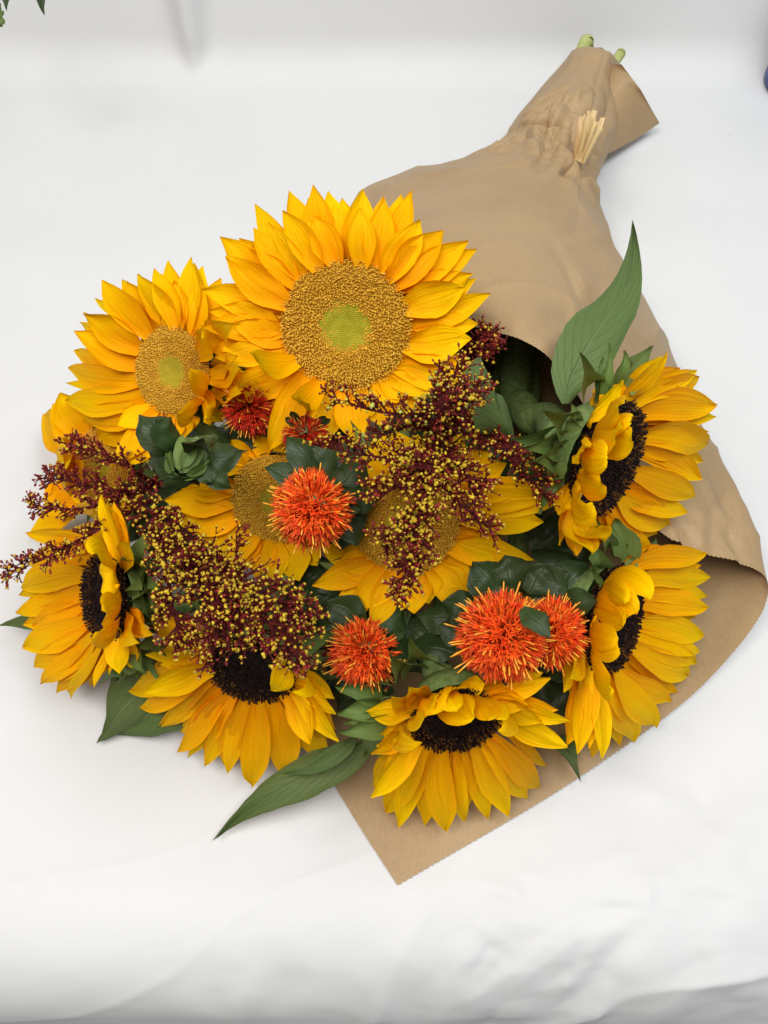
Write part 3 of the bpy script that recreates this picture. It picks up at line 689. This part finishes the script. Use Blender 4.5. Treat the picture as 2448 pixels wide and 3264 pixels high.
leaf(E.root, [at_z(*VW(1110, 965), .130), at_z(*VW(1090, 900), .16), at_z(*VW(1060, 830), .170), at_z(*VW(1036, 772), .165)], .024, face=.35, fold=.7, table=OW, twist=.9)

Fl = Flower("lower dark-centred sunflower at the right, petals spread over the kraft paper", c7(545, 830), .085, 166, (.98, .2), 62, L=.066, pw=.0130, dark=True)
Fl.disc(.22)
Fl.petals(c7, [
 (1210,365,640,470,''),(1160,450,690,520,'b'),(1235,530,700,560,'w'),(1215,665,710,640,'b'),(1220,740,715,720,'w'),(1185,940,700,850,'w'),(1160,1050,690,920,''),(1130,1130,680,940,'b'),(1070,1215,650,1000,'w'),
 (995,1340,620,1050,'b'),(965,1400,560,1120,'w'),(850,1570,530,1170,'w'),(705,1685,480,1180,'w'),(600,1700,460,1190,'b'),(475,1800,420,1180,'w'),(410,1790,400,1160,'b'),(310,1760,370,1130,'w'),(350,1600,390,1150,'b'),
 (250,1240,350,1050,'s'),(820,690,430,560,'wf'),(640,720,400,640,'f'),(620,870,390,760,'wf'),(605,1030,380,900,'wf'),(540,1290,380,1020,'f'),(720,790,395,690,'wf'),(600,960,385,850,'wf'),(470,880,390,840,'sf'),(300,1500,370,1100,''),
], back=.75)
Fl.sepals(c7, [(570,110,580,350,2.0),(705,230,620,400,1.2),(430,310,410,480,1.6),(440,110,520,320,.8),(860,260,760,400,.8),(530,180,560,380)], L=.034)
Fl.stem()
leaf(Fl.root, [at_z(*c7(200, 1640), .020), at_z(*c7(240, 1750), .022), at_z(*c7(280, 1850), .02), at_z(*c7(335, 1975), .008)], .013, face=.6, table=SW)

G = Flower("bottom dark-centred sunflower lying on the kraft paper corner", c6(830, 1090), .080, 140, (.2, .97), 50, L=.066, pw=.0130, dark=True)
G.disc(.2)
G.petals(c6, [
 (340,1540,600,1220,''),(345,1290,590,1150,''),(430,1625,620,1240,'w'),(500,1710,650,1260,'w'),(650,1700,700,1270,'b'),(660,1600,680,1260,''),(775,1735,730,1270,'w'),(885,1685,800,1270,'b'),(870,1570,850,1260,'w'),
 (1020,1665,900,1250,'b'),(1140,1650,950,1230,'w'),(1245,1550,1000,1200,'w'),(1320,1485,1020,1170,'w'),(1365,1360,1050,1120,'t'),(1480,1250,1070,1070,'w'),(1500,1100,1070,1000,''),(1330,1100,1060,980,'w'),(1380,850,1040,920,''),
 (635,1225,590,1080,'f'),(940,1075,740,930,'wf'),(1105,1095,930,920,'wf'),(720,995,650,950,'wf'),(840,1050,790,925,'wf'),(1020,1085,900,915,'wf'),(650,1080,640,990,'f'),(1085,1160,1040,980,'f'),(780,1020,700,935,'wf'),(460,960,620,980,'s'),(315,1045,590,1060,''),(1250,1000,1050,940,''),(830,900,800,920,'s'),(1000,880,880,910,'s'),(560,900,640,960,'s'),
 (480,1450,610,1220,'b'),(1080,1560,930,1240,'b'),
], back=.75)
G.sepals(c6, [(560,590,620,750,1.8),(440,690,540,790,1.6),(135,900,400,880,1.6),(140,1050,390,960,1.7),(150,1160,400,1080,1.4),(310,1300,400,1150,1.4),(170,1120,380,1040,.8)], L=.036)
G.stem()
leaf(G.root, [at_z(*VW(820, 1590), .035), at_z(*VW(700, 1680), .040), at_z(*VW(570, 1690), .030), at_z(*VW(466, 1812), .006)], .0215, face=.65, fold=.25, wave=.5)
leaf(G.root, [at_z(*VW(775, 1585), .045), at_z(*VW(730, 1635), .050), at_z(*VW(680, 1660), .045), at_z(*VW(610, 1672), .036)], .0095, face=.2, fold=.3, table=LW)

H = Flower("bottom left dark-centred sunflower under the large burgundy spray", c5(835, 905), .080, 136, (-.3, .95), 50, L=.066, pw=.0130, dark=True)
H.disc(.2)
H.petals(c5, [
 (50,1035,570,850,'w'),(135,1050,580,880,'w'),(110,1145,590,920,'b'),(260,1160,600,930,'w'),(220,1280,630,990,'b'),(285,1272,640,1000,'w'),(360,1432,680,1040,'b'),(460,1425,690,1050,'w'),(420,1470,700,1060,'b'),
 (555,1485,750,1090,'w'),(530,1522,740,1090,'b'),(660,1518,810,1120,'w'),(680,1572,780,1110,'b'),(835,1652,900,1130,'w'),(900,1540,850,1130,'b'),(960,1475,950,1120,'t'),(1065,1600,1000,1100,'w'),(1125,1450,1050,1070,''),
 (1225,1385,1090,1020,'w'),(1320,1500,1080,1040,'w'),(1405,1360,1100,990,'w'),(1385,1190,1100,950,''),(1260,1250,1090,1000,'b'),
 (960,1030,1060,800,'f'),(1100,1040,1100,880,'tf'),(145,795,590,800,'w'),(170,545,600,760,''),(240,860,570,840,'b'),(1060,860,1050,790,'s'),(350,620,620,770,'b'),
], back=.75)
H.ring_sepals(); H.stem()
leaf(H.root, [at_z(*VW(385, 1400), .045), at_z(*VW(330, 1450), .040), at_z(*VW(285, 1530), .025), at_z(*VW(204, 1608), .006)], .040, face=.75, fold=.15)
leaf(H.root, [at_z(*VW(420, 1440), .04), at_z(*VW(390, 1500), .035), at_z(*VW(330, 1555), .02), at_z(*VW(240, 1590), .006)], .034, face=.75, fold=.1)

I = Flower("leftmost dark-centred sunflower seen from the side, facing left", c4(740, 1150), .090, 138, (-.99, .1), 62, L=.062, pw=.0130, dark=True)
I.disc(.22)
I.petals(c4, [
 (205,910,680,920,'w'),(300,985,660,950,'b'),(160,1075,630,1010,'w'),(150,1125,620,1050,'b'),(155,1215,610,1120,'w'),(120,1250,610,1140,'b'),(185,1325,620,1220,'w'),(180,1485,640,1300,'w'),(245,1622,660,1360,'w'),
 (290,1742,680,1400,'b'),(365,1705,690,1400,'w'),(400,1800,710,1430,''),(505,1845,740,1430,'t'),(660,1770,780,1420,'t'),(470,1700,720,1420,'b'),
 (700,980,870,1040,'wf'),(640,850,840,930,'wf'),(800,1110,880,1120,'wf'),(745,1250,875,1200,'wf'),(670,1380,860,1290,'wf'),(835,1665,840,1360,'w'),(970,1455,870,1260,''),(750,1580,800,1400,''),
 (715,440,830,900,''),(410,795,740,880,''),(490,685,780,880,'w'),(400,960,700,900,'w'),(195,700,720,890,'b'),(900,760,850,930,'s'),(800,560,830,910,'b'),
], back=.7)
I.sepals(c4, [(1020,1670,970,1470,1.2),(800,1720,920,1560,1.2),(1110,1100,1010,1000,2.2),(1130,1240,1020,1150,2.2),(1110,1320,1020,1250,2.2),(1080,900,1000,960,2.0),(690,1745,880,1580,1.0),(1160,1560,1030,1400,1.0),(1040,860,1000,950,1.6)], L=.03)
I.ring_sepals(12, .03); I.stem()
leaf(I.root, [at_z(*VW(150, 1325), .03), at_z(*VW(100, 1335), .03), at_z(*VW(60, 1335), .025), at_z(*VW(-5, 1352), .02)], .013, face=.7)

J = Flower("mostly hidden sunflower at the left edge, only its petals showing behind a burgundy spray", (330, 1480), .055, 130, (-.9, -.1), 50, L=.066, pw=.021)
J.disc(.12)
J.petals(SRC, [(147,1324,270,1440,'w'),(200,1255,290,1390,'w'),(170,1290,280,1410,'w'),(195,1428,255,1470,'w'),(200,1505,255,1500,'w'),(230,1350,270,1430,'w'),(150,1640,270,1550,'w'),(240,1600,280,1560,'w'),(330,1640,320,1590,'w'),(430,1640,370,1590,''),(100,1700,270,1570,'b')], back=.4)
J.ring_sepals(10); J.stem()

# dark leaves on the stems, filling the inside of the bouquet
for (fl, lst) in ((H, [(430,1180,.050,300,1130,.050),(470,1230,.05,360,1250,.055),(520,1240,.05,420,1320,.06),(600,1260,.05,640,1400,.045),(680,1330,.04,720,1440,.035)]),
                  (I, [(360,1040,.05,270,1110,.055),(330,1150,.045,250,1090,.05),(420,1100,.05,290,1090,.06),(380,1110,.05,330,1210,.055)]),
                  (B, [(560,860,.06,470,900,.07),(600,840,.07,560,960,.075),(500,830,.07,520,720,.08),(480,960,.06,360,1010,.06),(430,1000,.05,330,1060,.05)]),
                  (C, [(760,980,.06,700,900,.07),(720,1200,.05,640,1290,.05),(700,1240,.05,760,1300,.05)]),
                  (D, [(1020,1000,.07,1120,960,.08),(1000,900,.07,1060,830,.08),(1150,1130,.06,1220,1180,.065),(960,940,.08,880,880,.09),(1120,1060,.06,1230,1090,.06)]),
                  (G, [(900,1330,.05,760,1310,.05),(960,1380,.045,860,1450,.045),(780,1440,.04,730,1540,.03),(1130,1440,.04,1220,1520,.035),(860,1340,.06,960,1430,.055)]),
                  (Fl, [(1180,1200,.06,1300,1190,.06),(1240,1180,.06,1180,1290,.06),(1190,1420,.04,1240,1560,.03)])):
    for (a0, b0, z0, a1, b1, z1) in lst:
        p, q = V(a0, b0, z0), V(a1, b1, z1); up = Vector((0, 0, .006))
        leaf(fl.root, [p, p.lerp(q, .33) + up, p.lerp(q, .67) + up, q], rng.uniform(.030, .040), 'leaf_dark', face=.6, fold=.15, wave=.4, nl=12, nw=7)

# ------------------------------------------------------------------ safflowers
def safflower(label, cp, z, rpx, ndir, tilt, deep=False, squash=1.0, leaves=(), bare=False, nf=420, group="orange safflowers"):
    Cc = at_z(cp[0], cp[1], z); vd = ray(*cp).normalized(); dep = (Cc - CAM).dot(FWD); r = rpx * dep / FPX
    im = RIGHT * ndir[0] - UP * ndir[1]; im = im - vd * im.dot(vd); im = im.normalized() if im.length > 1e-6 else im
    n = (-vd * math.cos(math.radians(tilt)) + im * math.sin(math.radians(tilt))).normalized()
    a = (UP - n * UP.dot(n)).normalized(); b = n.cross(a)
    root = thing("safflower", label, "safflower", Cc - n * r * 1.3, group)
    S = Cc - n * r * .45
    rd, og = ([], []), ([], [])
    for i in range(nf):
        th = math.acos(1 - rng.random() * 1.22) if i % 5 else .5 * math.sqrt(rng.random()); ph = rng.uniform(0, 2 * math.pi)
        d = (n * math.cos(th) + (a * math.cos(ph) + b * math.sin(ph)) * math.sin(th)).normalized()
        d = (d + Vector((rng.uniform(-1, 1), rng.uniform(-1, 1), rng.uniform(-1, 1))) * .16).normalized()
        R = r * rng.uniform(.9, 1.18) * (1.08 - .10 * math.cos(th))
        p0 = S + d * r * .30; ln = R - r * .30 + r * .45 * max(0, math.cos(th)) 
        bend = (Vector((rng.uniform(-1, 1), rng.uniform(-1, 1), rng.uniform(-1.2, .6)))) * r * .12
        if i % 5 != 2:
            lump(rd, p0, d, ln * rng.uniform(.75, .98), r * .034, 4, ((0, .5), (.55, .8), (.82, 1.25), (1, .1)), bend)
        else:
            lump(og, p0 + d * ln * .4, d, ln * rng.uniform(.62, .78), r * .021, 4, ((0, .6), (.6, 1.), (.92, 1.1), (1, .3)), bend)
        if True:   # splayed lobes near the floret mouth
            for q in range(3):
                s = (Vector((rng.uniform(-1, 1), rng.uniform(-1, 1), rng.uniform(-1, 1))) * .6 + d).normalized()
                lump(rd, p0 + d * ln * .66 + bend * .45, s, r * rng.uniform(.2, .36), r * .026, 3, ((0, .7), (.5, 1.), (1, .1)))
    mesh("floret_mass", rd[0], rd[1], M['red_deep' if deep else 'red'], root, kind="stuff")
    mesh("stigma_mass", og[0], og[1], M['orange'], root, kind="stuff")
    vs = []; prof = [(.30, .28), (.46, .05), (.58, -.35), (.52, -.75), (.25, -1.05), (.12, -1.2)]
    for (q, h) in prof:
        for j in range(18):
            an = 2 * math.pi * j / 18; vs.append(S + (a * math.cos(an) + b * math.sin(an)) * r * q + n * r * h)
    mesh("flower_base", vs, grid_faces(len(prof), 18, True), M['bulb'], root)
    for i in range(10):
        an = 2 * math.pi * i / 10 + rng.uniform(-.2, .2); rad = a * math.cos(an) + b * math.sin(an)
        B0 = S + rad * r * .5 - n * r * .5; P = B0 + (rad * rng.uniform(.5, 1.0) + n * rng.uniform(-.3, .5)).normalized() * r * rng.uniform(.6, .95)
        td = P - B0
        blade("bract", M['leaf_dark'], root, B0, B0 + td * .35 + n * .002, P - td * .3, P, n.cross(rad), r * .42, OW, cup=.3, groove=0, nl=9, nw=5)
    s = S - n * r * 1.1; s.z = max(s.z, .012)
    e = s - n * .04; e.z = max(e.z, .012)
    mid = e.lerp(NECK, .5); mid.z = max(.012, mid.z * .5)
    tube([s, e, mid, NECK + Vector((rng.uniform(-.01, .01), 0, rng.uniform(-.01, .01)))], .0028, "stem", M['stem'], root, 7, 30)
    for lf in leaves:
        (bx, by, bz, tx, ty, tz, wd) = lf[:7]
        p, q = V(bx, by, bz), V(tx, ty, tz); up = Vector((0, 0, 1)) * (q - p).length * .16
        leaf(root, [p, p.lerp(q, .33) + up, p.lerp(q, .7) + up * .9, q], wd * .92, 'leaf_dark', face=.5, table=PTW, fold=.25, wave=.22, nl=15, nw=7, serr=.05, cup=.05, twist=rng.uniform(-.5, .5))
    return root

safflower("orange safflower with dark leaves in the middle of the bouquet", (985, 1632), .150, 112, (-.25, .25), 25, leaves=[
 (700,1040,.135, 620,940,.150,.018),(690,1060,.135, 572,1010,.140,.015),(720,1040,.135, 668,965,.145,.016),(735,1050,.130, 800,990,.130,.018),(745,1075,.130, 815,1075,.125,.02),(745,1110,.125,770,1180,.120,.018),
 (735,1070,.130, 790,1130,.118,.022),(740,1120,.120,735,1190,.11,.018),(700,1030,.13,760,960,.13,.018)])
safflower("largest orange safflower, right of centre above the bottom sunflower", (1594, 2034), .125, 126, (-.1, .15), 12, nf=560, leaves=[
 (1080,1290,.105, 1020,1215,.112,.024),(1110,1280,.105,1090,1200,.115,.026),(1140,1280,.105, 1180,1215,.112,.028),(1150,1300,.10, 1230,1235,.105,.026),(1030,1330,.10,955,1300,.10,.02),(1010,1380,.09,945,1350,.09,.018),
 (1000,1340,.08,900,1330,.075,.02),(980,1410,.07,880,1390,.06,.022)])
safflower("smaller orange safflower partly behind the largest one", (1768, 2018), .112, 98, (.45, .1), 22, nf=380, leaves=[
 (1128,1312,.142, 1190,1378,.142,.012),(1200,1310,.10,1290,1300,.115,.015),(1200,1290,.095,1270,1215,.10,.026),(1210,1430,.07,1230,1480,.06,.018)])
safflower("orange safflower left of the bottom sunflower, petals swept to the left", (1150, 2090), .100, 98, (-.35, .35), 35, leaves=[
 (790,1350,.085, 705,1300,.09,.022),(760,1370,.085,690,1345,.085,.02),(820,1360,.08,880,1310,.075,.024),(840,1400,.07,900,1440,.06,.024),(760,1450,.06,700,1500,.05,.022),(820,1460,.05,800,1530,.04,.022)])
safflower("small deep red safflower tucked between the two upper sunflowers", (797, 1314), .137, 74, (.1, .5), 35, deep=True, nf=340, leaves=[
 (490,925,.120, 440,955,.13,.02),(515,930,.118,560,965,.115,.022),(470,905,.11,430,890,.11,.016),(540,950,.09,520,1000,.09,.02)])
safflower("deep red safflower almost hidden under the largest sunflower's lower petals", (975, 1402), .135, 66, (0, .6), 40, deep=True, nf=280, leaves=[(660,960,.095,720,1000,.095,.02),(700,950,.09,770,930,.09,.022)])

def green_bud():
    Cc = at_z(*VW(408, 985), .155); dep = (Cc - CAM).dot(FWD); r = 58 * dep / FPX
    vd = ray(*VW(408, 985)).normalized(); im = RIGHT * -.4 - UP * .9; im = (im - vd * im.dot(vd)).normalized()
    n = (-vd * math.cos(math.radians(50)) + im * math.sin(math.radians(50))).normalized(); a = (UP - n * UP.dot(n)).normalized(); b = n.cross(a)
    root = thing("safflower_bud", "closed green safflower bud with leafy bracts below the left sunflower", "flower bud", Cc - n * r * .8)
    vs = []; prof = [(.05, 1.35), (.22, 1.15), (.62, .7), (.95, .1), (.95, -.4), (.6, -.85), (.15, -1.05)]
    for (q, h) in prof:
        for j in range(20):
            an = 2 * math.pi * j / 20; vs.append(Cc + (a * math.cos(an) + b * math.sin(an)) * r * q * (1 + .06 * math.sin(5 * an)) + n * r * h)
    mesh("bud", vs, grid_faces(len(prof), 20, True), M['bulb'], root)
    for i in range(11):      # scales that close over the bud
        an = 2 * math.pi * i / 11 + (i % 2) * .2; rad = a * math.cos(an) + b * math.sin(an)
        hh = -.4 + .35 * (i % 3)
        B0 = Cc + rad * r * .92 + n * r * hh; P = Cc + rad * r * rng.uniform(.2, .5) + n * r * rng.uniform(1.1, 1.45)
        blade("scale", M['sepal'], root, B0, B0 + rad * r * .28 + n * r * .35, P + rad * r * .35 - n * r * .3, P, n.cross(rad), r * .8, OW, cup=-.3, groove=0, nl=10, nw=6)
    for (tx, ty, tz, wd) in [(300,895,.165,.019),(335,905,.175,.016),(320,970,.150,.014),(318,995,.140,.018),(350,1050,.135,.018),(385,1050,.130,.014),(430,1050,.130,.013),(460,1045,.150,.011),(500,1055,.145,.012),(525,975,.150,.016),(480,1000,.140,.013),(440,945,.180,.013),(345,1020,.145,.014)]:
        q = V(tx, ty, tz); d = q - Cc; rad = d - n * d.dot(n); rad = rad.normalized()
        p = Cc + rad * r * .75 - n * r * .45
        up = (n * .2 + Vector((0, 0, .12))) * (q - p).length
        leaf(root, [p, p.lerp(q, .33) + up, p.lerp(q, .7) + up, q], wd, 'leaf_dark', face=.5, table=[(0,.35),(.2,.8),(.5,1),(.75,.72),(.92,.25),(1,.02)], fold=.15, nl=12, nw=7, serr=.02, cup=.2, name="bract")
    s = Cc - n * r; e = V(470, 945, .12)
    tube([s, e, V(520, 905, .09), V(700, 800, .03), NECK], .003, "stem", M['stem'], root, 7, 30)
green_bud()

# ------------------------------------------------------------------ burgundy sprays
def spray(label, plumes, base, seed, yellow=.8, group="burgundy filler sprays", size=1.0, green=0):
    r = random.Random(seed)
    root = thing("filler_spray", label, "filler spray", base)
    root["group"] = group
    tw, mb, yb, gb = ([], []), ([], []), ([], []), ([], [])
    def twig(p, q, rad):
        ax = q - p; ln = ax.length
        if ln > 1e-6: lump(tw, p, ax / ln, ln, rad, 4, ((0, 1.), (1, .6)))
    for (pts, w0, w1, nb, yl) in plumes:
        P = [V(*p) for p in pts]
        L = sum((b - a).length for a, b in zip(P, P[1:]))
        prev = None
        for i in range(15):
            q = catmull(P, i / 14)
            if prev is not None: twig(prev, q, .0016 * (1.2 - i / 14))
            prev = q
        nb = int(nb * .66)
        for k in range(nb):
            t = (k + r.random()) / nb; t = .04 + .96 * t
            c = catmull(P, t); T = (catmull(P, min(t + .02, 1)) - catmull(P, max(t - .02, 0))).normalized()
            wd = (w0 + (w1 - w0) * t) * r.uniform(.45, .95) * .85
            o = Vector((r.gauss(0, 1), r.gauss(0, 1), r.gauss(0, 1))); o = o - T * o.dot(T); o.normalize()
            if o.z < -.2: o.z *= -.6; o.normalize()
            d = (o + T * r.uniform(.5, 1.1)).normalized(); e = c + d * wd
            twig(c, e, .0007)
            m = r.randint(4, 8)
            for b_ in range(m):
                f = r.uniform(.25, 1.1); p = c.lerp(e, f)
                dd = (d * .8 + Vector((r.gauss(0, 1), r.gauss(0, 1), r.gauss(0, 1))) * .6 + Vector((0, -.15, .45))).normalized()
                ln = r.uniform(.0016, .0034); q = p + dd * ln
                if q.z < .006: continue
                twig(p, q, .00028)
                k_ = r.choice([.5, .62, .75, .95]); bl = .0025 * size * k_ * r.uniform(.85, 1.2); br = .00090 * size * k_ * r.uniform(.85, 1.15)
                lump(mb, q, dd, bl, br * .95, 5, ((0, .3), (.45, 1.), (.85, .7), (1, .2)))
                if r.random() < yl * .72:
                    tgt = gb if r.random() < green else yb
                    sz = br * r.uniform(.8, 1.25)
                    lump(tgt, q + dd * bl * .72, dd, bl * .48, sz * 1.02, 5, ((0, .6), (.45, 1.1), (1, .5)))
                    if r.random() < .5:      # opened star
                        for s_ in range(5):
                            x = Vector((r.gauss(0, 1), r.gauss(0, 1), r.gauss(0, 1))); x = (x - dd * x.dot(dd)).normalized()
                            lump(tgt, q + dd * bl * .95, (x + dd * .5).normalized(), sz * 1.5, sz * .42, 3, ((0, .8), (.6, 1.), (1, .2)))
    mesh("twigs", tw[0], tw[1], M['twig'], root, smooth=False, kind="stuff")
    mesh("bud_mass", mb[0], mb[1], M['maroon'], root, kind="stuff")
    if yb[0]: mesh("yellow_blossom_mass", yb[0], yb[1], M['budyellow'], root, kind="stuff")
    if gb[0]: mesh("green_blossom_mass", gb[0], gb[1], M['budgreen'], root, kind="stuff")
    # main stalk down into the bouquet
    b0 = V(*plumes[0][0][0]); m = b0.lerp(NECK, .45); m.z = max(.012, min(m.z, .05))
    tube([b0, b0.lerp(m, .3) - Vector((0, 0, .015)), m, NECK + Vector((r.uniform(-.01, .01), 0, r.uniform(-.01, .01)))], .0018, "stem", M['twig'], root, 6, 24)
    return root

spray("burgundy spray with yellow-green tips along the lower edge of the largest sunflower", [
 ([(960,940,.150),(920,900,.180),(820,890,.190),(712,858,.190)], .016, .006, 60, .75),
 ([(960,940,.150),(950,900,.180),(960,850,.190),(990,795,.185)], .020, .010, 90, .75),
 ([(960,940,.150),(985,900,.180),(1010,860,.185),(1030,835,.180)], .015, .008, 50, .75),
 ([(960,940,.150),(890,920,.165),(850,935,.165),(810,945,.165)], .012, .007, 26, .7)], V(960, 940, .15), 11, green=.12)
spray("large burgundy spray with mustard tips in front of the middle sunflower", [
 ([(950,960,.140),(900,985,.168),(800,985,.170),(695,965,.165)], .014, .008, 60, .9),
 ([(950,960,.140),(920,1060,.175),(890,1170,.175),(868,1285,.155)], .026, .006, 185, .85),
 ([(950,960,.140),(970,1060,.170),(1020,1110,.165),(1062,1145,.150)], .015, .010, 55, .7),
 ([(950,960,.140),(890,1030,.172),(840,1060,.165),(800,1060,.160)], .014, .008, 48, .75),
 ([(950,960,.140),(990,1000,.170),(1015,1040,.165),(1030,1060,.16)], .018, .010, 55, .8),
 ([(950,960,.140),(930,1010,.180),(880,1000,.175),(850,1010,.172)], .015, .010, 45, .85),
 ([(930,1060,.150),(870,1120,.170),(835,1160,.165),(825,1180,.155)], .012, .008, 36, .85)], V(950, 960, .13), 12)
spray("burgundy spray reaching right towards the side-on sunflower", [
 ([(1000,925,.120),(1060,960,.150),(1120,1010,.155),(1185,1080,.150)], .015, .008, 80, .6),
 ([(1000,925,.120),(1050,930,.140),(1080,960,.145),(1110,970,.140)], .012, .008, 34, .35)], V(1000, 925, .11), 13)
spray("burgundy spray poking out at the far left of the bouquet", [
 ([(340,1050,.070),(280,1010,.100),(210,975,.110),(155,960,.105)], .015, .008, 75, .2),
 ([(340,1050,.070),(250,1060,.105),(150,1040,.105),(95,1030,.095)], .015, .006, 70, .28),
 ([(340,1050,.070),(230,1090,.110),(120,1100,.105),(60,1085,.095)], .014, .006, 60, .4),
 ([(330,1080,.080),(220,1140,.115),(110,1200,.112),(15,1240,.100)], .013, .006, 80, .5)], V(340, 1050, .06), 14)
spray("largest burgundy spray dotted with yellow, hanging over the bottom left sunflower", [
 ([(320,1130,.110),(365,1185,.135),(430,1255,.150),(520,1330,.145)], .012, .022, 100, .95),
 ([(340,1150,.110),(360,1240,.140),(375,1320,.145),(395,1400,.130)], .013, .014, 90, .9),
 ([(380,1180,.115),(450,1260,.155),(480,1330,.155),(460,1400,.135)], .024, .014, 120, .9),
 ([(380,1180,.115),(500,1240,.150),(600,1300,.145),(670,1340,.130)], .022, .012, 110, .95),
 ([(420,1220,.115),(530,1310,.150),(610,1370,.145),(652,1435,.130)], .020, .010, 110, .9),
 ([(420,1220,.115),(470,1300,.155),(530,1345,.150),(560,1370,.140)], .020, .014, 70, .9),
 ([(290,1090,.110),(340,1110,.130),(380,1140,.130),(400,1160,.125)], .014, .010, 45, .95),
 ([(500,1280,.125),(510,1230,.140),(512,1190,.148),(510,1150,.150)], .006, .004, 16, .6)], V(330, 1090, .09), 15)
spray("small burgundy spray at the mouth of the paper cone beside the largest sunflower", [
 ([(1000,790,.120),(1020,760,.140),(1040,740,.150),(1055,722,.152)], .012, .010, 55, .3),
 ([(1000,790,.120),(1030,775,.140),(1055,765,.148),(1075,760,.148)], .010, .008, 30, .3)], V(1000, 790, .11), 16)
spray("scrap of dark burgundy spray peeking out under the left orange safflower", [
 ([(740,1380,.070),(720,1410,.080),(740,1450,.080),(760,1470,.070)], .012, .010, 34, .35),
 ([(790,1400,.070),(830,1420,.08),(845,1440,.08),(855,1450,.075)], .010, .008, 20, .8)], V(740, 1380, .06), 17)

# ------------------------------------------------------------------ raffia tie
def raffia():
    root = thing("raffia_tie", "pale raffia strands tying the neck of the paper cone", "raffia", at_z(*c8(930, 900), .060))
    rr = random.Random(5)
    for k in range(15):
        f = k / 14
        tx, ty = 915 + 180 * f + rr.uniform(-12, 12), 615 - 45 * math.sin(math.pi * f) + rr.uniform(-10, 70)
        bx, by = 895 + 60 * f, 890 + 25 * f
        p = at_z(*c8(bx, by), .074); q = at_z(*c8(tx, ty), .094 + rr.uniform(-.006, .008)); up = Vector((0, 0, rr.uniform(.001, .004)))
        sw = RIGHT * rr.uniform(-.0015, .0015)
        blade("strand", M['raffia'], root, p, p.lerp(q, .33) + up + sw, p.lerp(q, .66) + up + sw, q, RIGHT, rr.choice([.0014, .0022, .0032, .0045]), [(0, .5), (.3, .8), (.8, 1.), (1, .85)], cup=.6, groove=.1, wave=.3, face=.3, twist=rr.uniform(-1, 1), nl=10, nw=5)
raffia()

# ------------------------------------------------------------------ things cut by the frame
def blue_pot():
    base = V(1735, 186, 0)
    root = thing("blue_container", "dark blue container cut off by the right edge of the photo", "container", base)
    r0 = (V(1735, 186, 0) - V(1649, 186, 0)).length
    prof = [(.0, .0), (.99, .0), (1.0, .004), (.97, .02), (.93, .05), (.86, .085), (.80, .11), (.84, .115), (.84, .125), (.76, .125), (.74, .10), (.0, .02)]
    vs = []
    for (q, h) in prof:
        for j in range(48):
            an = 2 * math.pi * j / 48; vs.append(base + Vector((math.cos(an) * r0 * q, math.sin(an) * r0 * q, h + .002)))
    mesh("container_body", vs, grid_faces(len(prof), 48, True), M['navy'], root)
blue_pot()
def corner_sprig():
    p0 = V(-60, -110, .16)
    root = thing("foliage_sprig", "green leaf tips and seeds hanging into the top left corner", "foliage", p0)
    for (bx, by, tx, ty, wd, z) in [(60,-80,96,32,.020,.13),(-5,-90,14,22,.022,.13),(-40,-60,-20,40,.02,.13)]:
        p, q = V(bx, by, z + .03), V(tx, ty, z - .02)
        leaf(root, [p, p.lerp(q, .33), p.lerp(q, .66), q], wd, 'leaf', table=SW, face=.7, nl=12, nw=5)
    tube([p0, V(20, -90, .17), V(60, -80, .16)], .0016, "stem", M['stem'], root, 6, 12)
    tube([p0, V(-20, -20, .14), V(-8, 20, .125), V(3, 58, .115)], .0012, "stem", M['stem'], root, 6, 16)
    for i in range(16):
        f = i / 15; p = V(-6 + 9 * math.sin(i * 2.1), 18 + 42 * f, .12)
        bm = ([], []); lump(bm, p, Vector((rng.uniform(-1, 1), rng.uniform(-1, 1), .3)).normalized(), .006, .0022, 6, ((0, .3), (.4, 1.), (.8, .8), (1, .1)))
        mesh("seed", bm[0], bm[1], M['calyx'], root)
corner_sprig()
